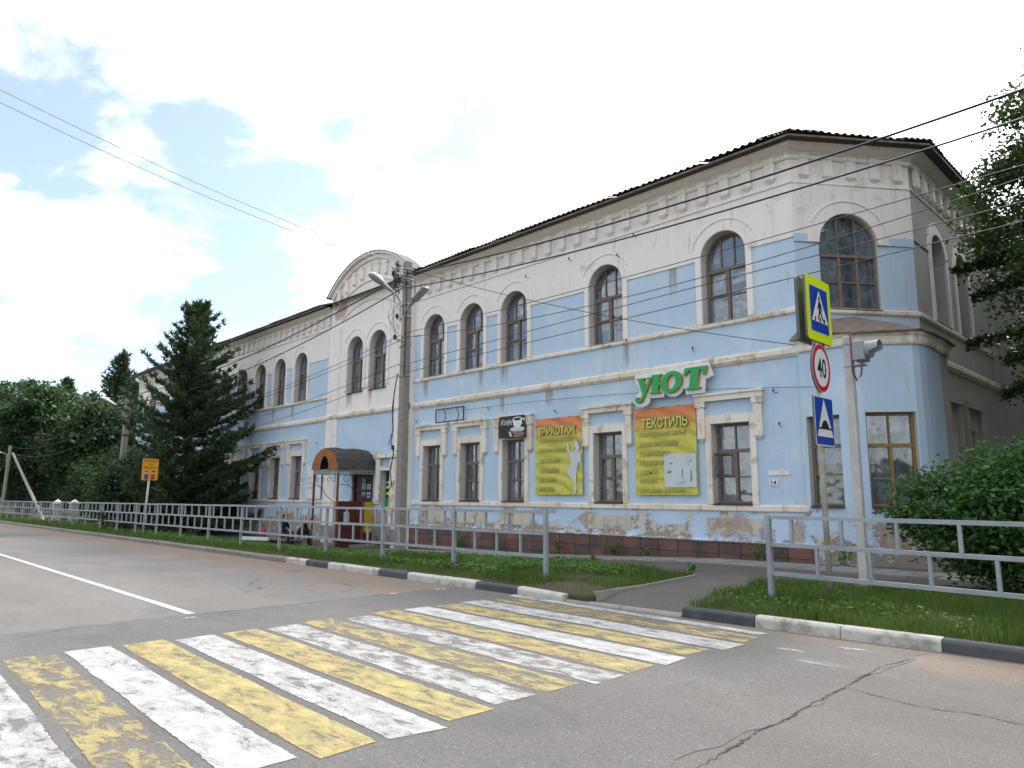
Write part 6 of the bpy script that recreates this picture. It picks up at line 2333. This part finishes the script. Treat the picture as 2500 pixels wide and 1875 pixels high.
def conifer(name, base, Ht, R, label, seed, mat, dens=1.0, needle=0.2, bark=m_barkp, start=0.04, group=None, pw=0.85, bluff=1.0):
    rg = np.random.default_rng(seed)
    root = empty(name, base, label, 'tree', group)
    bx_, by_, bz_ = base
    mb = MB()
    mb.tube([(0, 0, -0.2), (0.03, 0.02, Ht * 0.4), (0, 0, Ht * 0.97)], [Ht * 0.017, Ht * 0.011, 0.02], 8)
    Pn, Dn = [], []
    z_ = Ht * start
    while z_ < Ht * 0.985:
        q = z_ / Ht
        nb = rg.integers(4, 7)
        a0_ = rg.uniform(0, 2 * PI)
        for b_ in range(nb):
            an = a0_ + 2 * PI * b_ / nb + rg.uniform(-.25, .25)
            Lb = R * ((1 - q) ** pw) * rg.choice([0.5, 0.75, 0.95, 1.1, 1.3]) * rg.uniform(0.85, 1.12) * (0.75 + 0.25 * min(1, q / 0.12)) + 0.3 * (1 - q) + 0.05
            o_ = np.array([math.cos(an), math.sin(an), 0.0])
            lift = rg.uniform(-0.05, 0.25) + 0.45 * q
            m_ = max(4, int(Lb / 0.22))
            for k in range(1, m_ + 1):
                t_ = k / m_
                pt = np.array([0, 0, z_]) + o_ * Lb * t_ + np.array([0, 0, Lb * (lift * t_ - 0.28 * t_ * (1 - t_) + 0.16 * t_ * t_)])
                if k == m_:
                    mb.tube([(0, 0, z_), tuple(np.array([0, 0, z_]) + o_ * Lb * .5 + np.array([0, 0, Lb * (lift * .5 - .07 + .04)])), tuple(pt)], [0.012 + 0.012 * Lb, 0.012 + 0.006 * Lb, 0.008], 4, cap=False)
                if t_ < 0.15:
                    continue
                nt = max(1, int(dens * 3.2 * (0.5 + (1 - abs(2 * t_ - 1)))))
                wdt = 0.24 * Lb * (1 - t_) + 0.07
                side = np.array([-o_[1], o_[0], 0])
                for _ in range(nt):
                    s_ = rg.uniform(-1, 1)
                    pp = pt + side * s_ * wdt + np.array([0, 0, rg.normal(0, 0.05) + 0.02]) + o_ * rg.normal(0, 0.05)
                    dd = o_ * 0.7 + side * s_ * 0.8 + np.array([0, 0, rg.uniform(0.1, 1.1 + 0.8 * q)])
                    Pn.append(pp)
                    Dn.append(dd)
        z_ += rg.uniform(0.26, 0.44) * (Ht / 12) * (1.1 - 0.2 * q)
    for k in range(14):
        Pn.append(np.array([0, 0, Ht * (0.93 + 0.07 * k / 14)]))
        Dn.append(np.array([0, 0, 1.0]))
    Pn = np.array(Pn)
    Dn = unit(np.array(Dn))
    k = 7
    P2 = np.repeat(Pn, k, 0)
    D2 = unit(np.repeat(Dn, k, 0) + rg.normal(0, 0.42, (len(P2), 3)))
    P2 = P2 + rg.normal(0, 0.03, P2.shape)
    L2 = rg.uniform(0.6, 1.25, len(P2)) * needle
    V, F = tri_needles(P2, D2, L2, np.full(len(P2), needle * 0.26 * bluff), rg)
    link('trunk', mb.mesh('trunk', bark, True), root, rel=True)
    link('crown', npmesh('crown', V, F, mat), root, rel=True)
    return root


def broadleaf(name, base, Ht, rx, rz, label, seed, mat, nclump, nleaf, leaf, cspread, zc, group=None, cat='tree', trunk=0.16, ry=None, lowbias=0.0, hollow=0.35, bark=m_bark):
    """tapered trunk and limbs, leaf clumps spread unevenly through the crown volume"""
    rg = np.random.default_rng(seed)
    ry = ry or rx
    root = empty(name, base, label, cat, group)
    C_ = []
    tries = 0
    lobes = unit(rg.normal(0, 1, (9, 3)))
    amp = rg.uniform(-0.25, 0.25, 9)
    while len(C_) < nclump and tries < nclump * 40:
        tries += 1
        d_ = rg.normal(0, 1, 3)
        d_ /= np.linalg.norm(d_)
        rad = 1.0 + float(np.sum(amp * np.maximum(0, lobes @ d_) ** 3))
        rr = rg.uniform(hollow, 1.0) ** 0.6 * rad
        p_ = np.array([d_[0] * rx * rr, d_[1] * ry * rr, zc + d_[2] * rz * rr])
        if p_[2] < 0.12 * 1:
            continue
        C_.append(p_)
    C_ = np.array(C_)
    mb = MB()
    mb.tube([(0, 0, -0.2), (0.05, 0, zc * 0.5), (0, 0.05, zc * 0.95)], [trunk, trunk * 0.8, trunk * 0.45], 8)
    for i in rg.choice(len(C_), min(len(C_), 26), replace=False):
        c = C_[i]
        zb = min(zc * 0.95, max(0.2, c[2] * rg.uniform(0.3, 0.6)))
        mb.tube([(0, 0, zb), tuple(np.array([c[0] * .45, c[1] * .45, zb + (c[2] - zb) * 0.6])), tuple(c)], [trunk * 0.35, trunk * 0.2, 0.012], 5, cap=False)
    P_ = np.repeat(C_, nleaf, 0) + rg.normal(0, 1, (len(C_) * nleaf, 3)) * np.array([cspread, cspread, cspread * 0.65])
    P_[:, 2] = np.maximum(P_[:, 2], 0.05)
    V, F = leaf_quads(P_, leaf, rg)
    link('trunk', mb.mesh('trunk', bark, True), root, rel=True)
    link('crown', npmesh('crown', V, F, mat), root, rel=True)
    return root, C_


def gb(x_, y_):
    return (x_, y_, float(H(x_, y_)) - 0.05)


conifer('spruce_tree', gb(-36.9, 13.1), 12.0, 4.1, 'big dark spruce with upright tips in front of the left wing', 5, m_needle, 2.0, 0.29)
G2 = 'dark trees at the far left'
conifer('pine_tree', gb(-71.5, 18.9), 15.2, 4.0, 'tall pale-topped conifer just left of the far lamp pole', 21, m_needle2, 0.9, 0.5, group=G2)
conifer('pine_tree', gb(-74, 21.0), 12.6, 2.6, 'narrow conifer behind the lamp pole by the left end of the building', 22, m_needle2, 0.8, 0.5, group=G2)
conifer('pine_tree', gb(-86, 17.6), 14.2, 3.0, 'pine poking above the round tree tops at the far left', 23, m_needle2, 0.8, 0.55, group=G2)
conifer('pine_tree', gb(-96, 16.2), 14.8, 3.0, 'leftmost pine tip above the far tree line', 24, m_needle2, 0.8, 0.55, group=G2)
far = [(-67, 16.6, 8.8, 4.0, 'low dense leafy tree in the far line nearest the railing'), (-64, 18.0, 8.0, 3.8, 'leafy tree filling the gap below the tall conifer'), (-82, 14.6, 11.2, 4.6, 'round leafy tree in the middle of the far tree line'), (-92, 20.5, 12.0, 5.0, 'broad leafy tree behind the pines at the far left'),
       (-104, 19.6, 13.4, 5.2, 'leafy tree behind the braced pole'), (-118, 17.5, 14.8, 5.6, 'leafy tree at the extreme left edge above the road'), (-135, 16.5, 16.5, 6.5, 'farthest leafy tree closing the road at the left edge'), (-150, 12.0, 17.5, 7.5, 'pale leafy tree beyond the bend at the left edge')]
for i, (x_, y_, h_, r_, lab) in enumerate(far):
    h_ *= 1.2
    broadleaf('leafy_tree', gb(x_, y_), h_, r_, h_ * 0.46, lab, 40 + i, m_leafd, 170, 130, 0.30 + 0.001 * abs(x_), 0.55, h_ * 0.53, G2, trunk=0.25, hollow=0.3)
for i, (x_, y_, h_, r_, lab) in enumerate(((-43.2, 12.3, 4.2, 1.7, 'leafy shrub left of the spruce behind the amber sign'), (-47.6, 13.4, 4.6, 2.0, 'leafy shrub at the foot of the far lamp pole'), (-52, 14.4, 5.4, 2.2, 'taller shrub right of the white gate pillars'), (-60.5, 15.0, 4.8, 2.4, 'dark shrub left of the white gate pillars'), (-39.4, 15.0, 3.2, 1.6, 'low shrub between the spruce and the building'))):
    broadleaf('shrub', gb(x_, y_), h_, r_, h_ * 0.48, lab, 70 + i, m_leafd, 90, 90, 0.2, 0.3, h_ * 0.5, 'shrubs by the railing', 'shrub', 0.06)

# elm leaning in from the right
rt_root, _ = broadleaf('elm_tree', gb(-0.1, 18.9), 13.6, 3.8, 5.3, 'leafy elm hanging over the side wall at the right edge', 90, m_leafr, 800, 150, 0.115, 0.25, 7.4, trunk=0.24, hollow=0.25)
rg = np.random.default_rng(99)
mb = MB()
Pb = []
for (x0_, y0_, z0_, x1_, y1_, z1_, n_, sp_) in ((0, 0, 6.2, -4.35, 0.1, 6.95, 1500, 0.22), (0, 0, 4.6, -4.25, 0.4, 5.2, 900, 0.2), (0, 0, 6.0, -3.9, -0.4, 6.1, 900, 0.25), (0, 0, 4.0, -3.6, 0.2, 3.9, 1400, 0.4), (0, 0, 3.5, -3.0, 0.5, 3.1, 1500, 0.45), (0, 0, 5, -3.4, -.2, 4.6, 1300, .4), (0, 0, 8.2, -3.6, 0, 9.0, 900, 0.3)):
    mid_ = ((x0_ + x1_) / 2, (y0_ + y1_) / 2, (z0_ + z1_) / 2 + 0.35)
    mb.tube([(x0_, y0_, z0_), mid_, (x1_, y1_, z1_)], [0.07, 0.04, 0.008], 5)
    t_ = rg.uniform(0.25, 1.0, n_) ** 0.7
    a_, b_, c_ = np.array([x0_, y0_, z0_]), np.array(mid_), np.array([x1_, y1_, z1_])
    tt = t_[:, None]
    pp = (1 - tt) ** 2 * a_ + 2 * tt * (1 - tt) * (2 * b_ - 0.5 * (a_ + c_)) + tt ** 2 * c_
    pp = pp + rg.normal(0, 1, pp.shape) * np.array([sp_, sp_ * 1.2, sp_ * 0.7]) * (1.15 - tt)
    pp[:, 2] -= np.abs(rg.normal(0, 0.12, n_))
    Pb.append(pp)
V, F = leaf_quads(np.concatenate(Pb), 0.115, rg)
link('bough', mb.mesh('bough', m_bark, True), rt_root, rel=True)
link('bough_leaves', npmesh('bough_leaves', V, F, m_leafr), rt_root, rel=True)

for i, (x_, y_, lab) in enumerate(((4.6, 16.4, 'unseen elm added outside the right edge to shade the side wall'), (2.6, 23.0, 'elm added behind the hanging one to shade the side wall'))):  # two elms added to keep sky light off the side wall
    broadleaf('elm_tree', gb(x_, y_), 13.5, 3.6, 5.2, lab, 190 + i, m_leafr, 230, 130, 0.17, 0.45, 7.8, trunk=0.22, hollow=0.25)
# lilac bush at the right
broadleaf('lilac_bush', gb(-2.05, 13.35), 2.5, 2.0, 1.12, 'dense green lilac bush behind the right railing', 95, m_leafb, 470, 130, 0.095, 0.2, 1.22, cat='bush', trunk=0.05, ry=1.35, hollow=0.2)
broadleaf('lilac_bush', gb(0.9, 13.6), 2.7, 1.9, 1.2, 'second green bush at the right edge behind the railing', 96, m_leafb, 280, 130, 0.095, 0.2, 1.3, cat='bush', trunk=0.05, ry=1.3, hollow=0.2)


# grass on the verges: thin bent blades, sparser and larger far away
def grass(name, xr0, xr1, y0f, y1f, dens, hmin, hmax, wd, label, seed, mat=m_grass, bare=None):
    rg = np.random.default_rng(seed)
    n_ = int(dens * (xr1 - xr0) * 4)
    x_ = rg.uniform(xr0, xr1, n_)
    a_, b_ = np.array([y0f(q) for q in x_]), np.array([y1f(q) for q in x_])
    v = rg.uniform(0, 4.0, n_)
    y_ = a_ + v
    ok = y_ < b_
    patch = np.sin(x_ * 1.7 + 0.6 * np.sin(y_ * 2.3)) * np.sin(y_ * 2.1 + x_ * 0.8) + 0.5 * np.sin(x_ * 5.3) * np.sin(y_ * 4.7)
    ok &= rg.uniform(-1.6, 1.0, n_) < patch + 0.6
    if bare is not None:
        ok &= rg.uniform(0, 1, n_) < bare(x_, y_)
    x_, y_, patch = x_[ok], y_[ok], patch[ok]
    n_ = len(x_)
    z_ = H(x_, y_) + 0.0
    P_ = np.stack([x_, y_, z_], -1)
    hh = rg.uniform(hmin, hmax, n_) * (1 + 0.35 * np.clip(patch, -1, 1)) * rg.choice([0.7, 1, 1.0, 1.35], n_)
    an = rg.uniform(0, 2 * PI, n_)
    d_ = np.stack([np.cos(an), np.sin(an), np.zeros(n_)], -1)
    s_ = np.stack([-np.sin(an), np.cos(an), np.zeros(n_)], -1)
    bend = rg.uniform(0.1, 0.75, n_)[:, None]
    w_ = (wd * rg.uniform(0.6, 1.3, n_))[:, None]
    h_ = hh[:, None]
    upz = np.array([[0, 0, 1.0]])
    A, B = P_ - s_ * w_ / 2, P_ + s_ * w_ / 2
    M1 = P_ + upz * h_ * 0.6 + d_ * h_ * bend * 0.25
    C1, C2 = M1 + s_ * w_ * 0.35, M1 - s_ * w_ * 0.35
    T_ = P_ + upz * h_ * (1 - 0.25 * bend) + d_ * h_ * bend * 0.8
    V = np.stack([A, B, C1, C2, T_], 1).reshape(-1, 3)
    i0 = np.arange(n_)[:, None] * 5
    F = np.concatenate([i0 + np.array([[0, 1, 2]]), i0 + np.array([[0, 2, 3]]), i0 + np.array([[3, 2, 4]])], 0)
    return tag(link(name, npmesh(name, V, F, mat)), label, 'grass', kind='stuff')


kb = lambda x_: float(Yk(x_)) + 0.17
# bare trodden strip behind the kerb
bare_l = lambda x_, y_: np.clip((y_ - Yk(x_) - 0.12) / 0.55, 0.12, 1) * np.where(x_ > -8.3, np.clip((y_ - 9.0) / 0.6, 0.15, 1), 1)
grass('grass', -17, -7.06, kb, lambda x_: float(vb(x_)), 1500, 0.05, 0.15, 0.009, 'short green grass on the verge left of the crossing', 3, bare=bare_l)
grass('grass', -45, -17, kb, lambda x_: float(vb(x_)), 420, 0.06, 0.17, 0.018, 'grass along the far verge behind the kerb', 4, bare=bare_l)
grass('grass', -112, -45, kb, lambda x_: float(vb(x_)), 80, 0.08, 0.2, 0.05, 'grass on the verge towards the bend', 5, bare=bare_l)
grass('grass', -5.85, 6, lambda x_: (float(vl(x_)) if x_ < -5.42 else kb(x_) - 0.02), lambda x_: 12.1 + max(0, (x_ + 4.5)) * 0.3, 2100, 0.06, 0.17, 0.009, 'short green grass on the verge right of the crossing', 6)


def weeds(name, n_, xr0, xr1, y0f, y1f, size, hgt, label, seed):
    rg = np.random.default_rng(seed)
    x_ = rg.uniform(xr0, xr1, n_)
    y_ = np.array([rg.uniform(y0f(q), y1f(q)) for q in x_])
    keep = (np.sin(x_ * 1.1 + 1) + np.sin(y_ * 2.3 + x_ * 0.5)) > -0.3
    x_, y_ = x_[keep], y_[keep]
    c = np.stack([x_, y_, H(x_, y_)], -1)
    P_ = np.repeat(c, 7, 0)
    P_ = P_ + np.stack([rg.normal(0, 0.06, len(P_)), rg.normal(0, 0.06, len(P_)), rg.uniform(0.03, hgt, len(P_))], -1)
    V, F = leaf_quads(P_, size, rg, 1.0, 0.65)
    return tag(link(name, npmesh(name, V, F, m_weed)), label, 'weeds', kind='stuff')


weeds('ground_cover', 4200, -30, -8, lambda x_: float(Yk(x_)) + 0.8, lambda x_: float(vb(x_)) - 0.1, 0.085, 0.17, 'broad-leaved weeds mixed into the left verge grass', 8)
weeds('ground_cover', 700, -5.6, 3, lambda x_: float(Yk(x_)) + 0.5, lambda x_: 11.9, 0.06, 0.12, 'small broad-leaved weeds in the right verge grass', 18)
weeds('ground_cover', 900, -60, -30, lambda x_: float(Yk(x_)) + 0.9, lambda x_: float(vb(x_)), 0.14, 0.22, 'leafy weeds on the far verge', 9)

# weed clumps along the foot of the wall and on the pavement
def weed_clump(x_, y_, h_, r_, n_, label, seed, leaf=0.08):
    rg = np.random.default_rng(seed)
    root = empty('weed_clump', (x_, y_, float(H(x_, y_))), label, 'weed', 'weed clumps on the pavement')
    mb = MB()
    P_ = []
    for k in range(max(4, n_ // 14)):
        an = rg.uniform(0, 2 * PI)
        tip = (r_ * rg.uniform(0.2, 1) * math.cos(an), r_ * rg.uniform(0.2, 1) * math.sin(an) * 0.6, h_ * rg.uniform(0.5, 1))
        mb.tube([(0, 0, -0.03), (tip[0] * .4, tip[1] * .4, tip[2] * .7), tip], [0.006, 0.005, 0.002], 4)
        for q in range(14):
            t_ = rg.uniform(0.25, 1)
            P_.append((tip[0] * t_ + rg.normal(0, 0.03), tip[1] * t_ + rg.normal(0, 0.03), max(0.01, tip[2] * t_ ** 0.8 + rg.normal(0, 0.03))))
    V, F = leaf_quads(np.array(P_), leaf, rg, 0.6, 0.5)
    link('stem', mb.mesh('stem', m_weed), root, rel=True)
    link('leaves', npmesh('leaves', V, F, m_weed), root, rel=True)


for i, (x_, y_, h_, r_, n_, lab) in enumerate(((-14.4, 15.9, 0.5, 0.28, 120, 'tall weed at the wall foot below the ТРИКОТАЖ banner'), (-12.45, 15.95, 0.4, 0.45, 150, 'wide weed clump at the wall foot below the middle lower window'), (-11.3, 15.9, 0.28, 0.28, 70, 'small weed clump at the wall foot left of the ТЕКСТИЛЬ banner'),
        (-11.9, 14.35, 0.12, 0.3, 60, 'flat weed patch on the edge of the paving slabs'), (-8.2, 15.85, 0.4, 0.25, 90, 'weed at the wall foot near the house number'), (-17.2, 15.9, 0.55, 0.3, 120, 'bushy weed at the wall foot below the coffee poster'),
        (-19.0, 15.9, 0.6, 0.3, 140, 'leafy weed at the wall foot right of the pole'), (-7.9, 12.6, 0.1, 0.25, 40, 'tiny weed in the asphalt path beside the verge tip'), (-28.9, 15.4, 0.9, 0.4, 200, 'tall weed left of the entrance canopy'),
        (-6.2, 15.85, 0.45, 0.4, 120, 'weed clump at the foot of the rounded corner'), (-23.4, 15.6, 0.5, 0.4, 120, 'weed clump under the narrow boarded window'))):
    weed_clump(x_, y_, h_, r_, n_, lab, 200 + i)
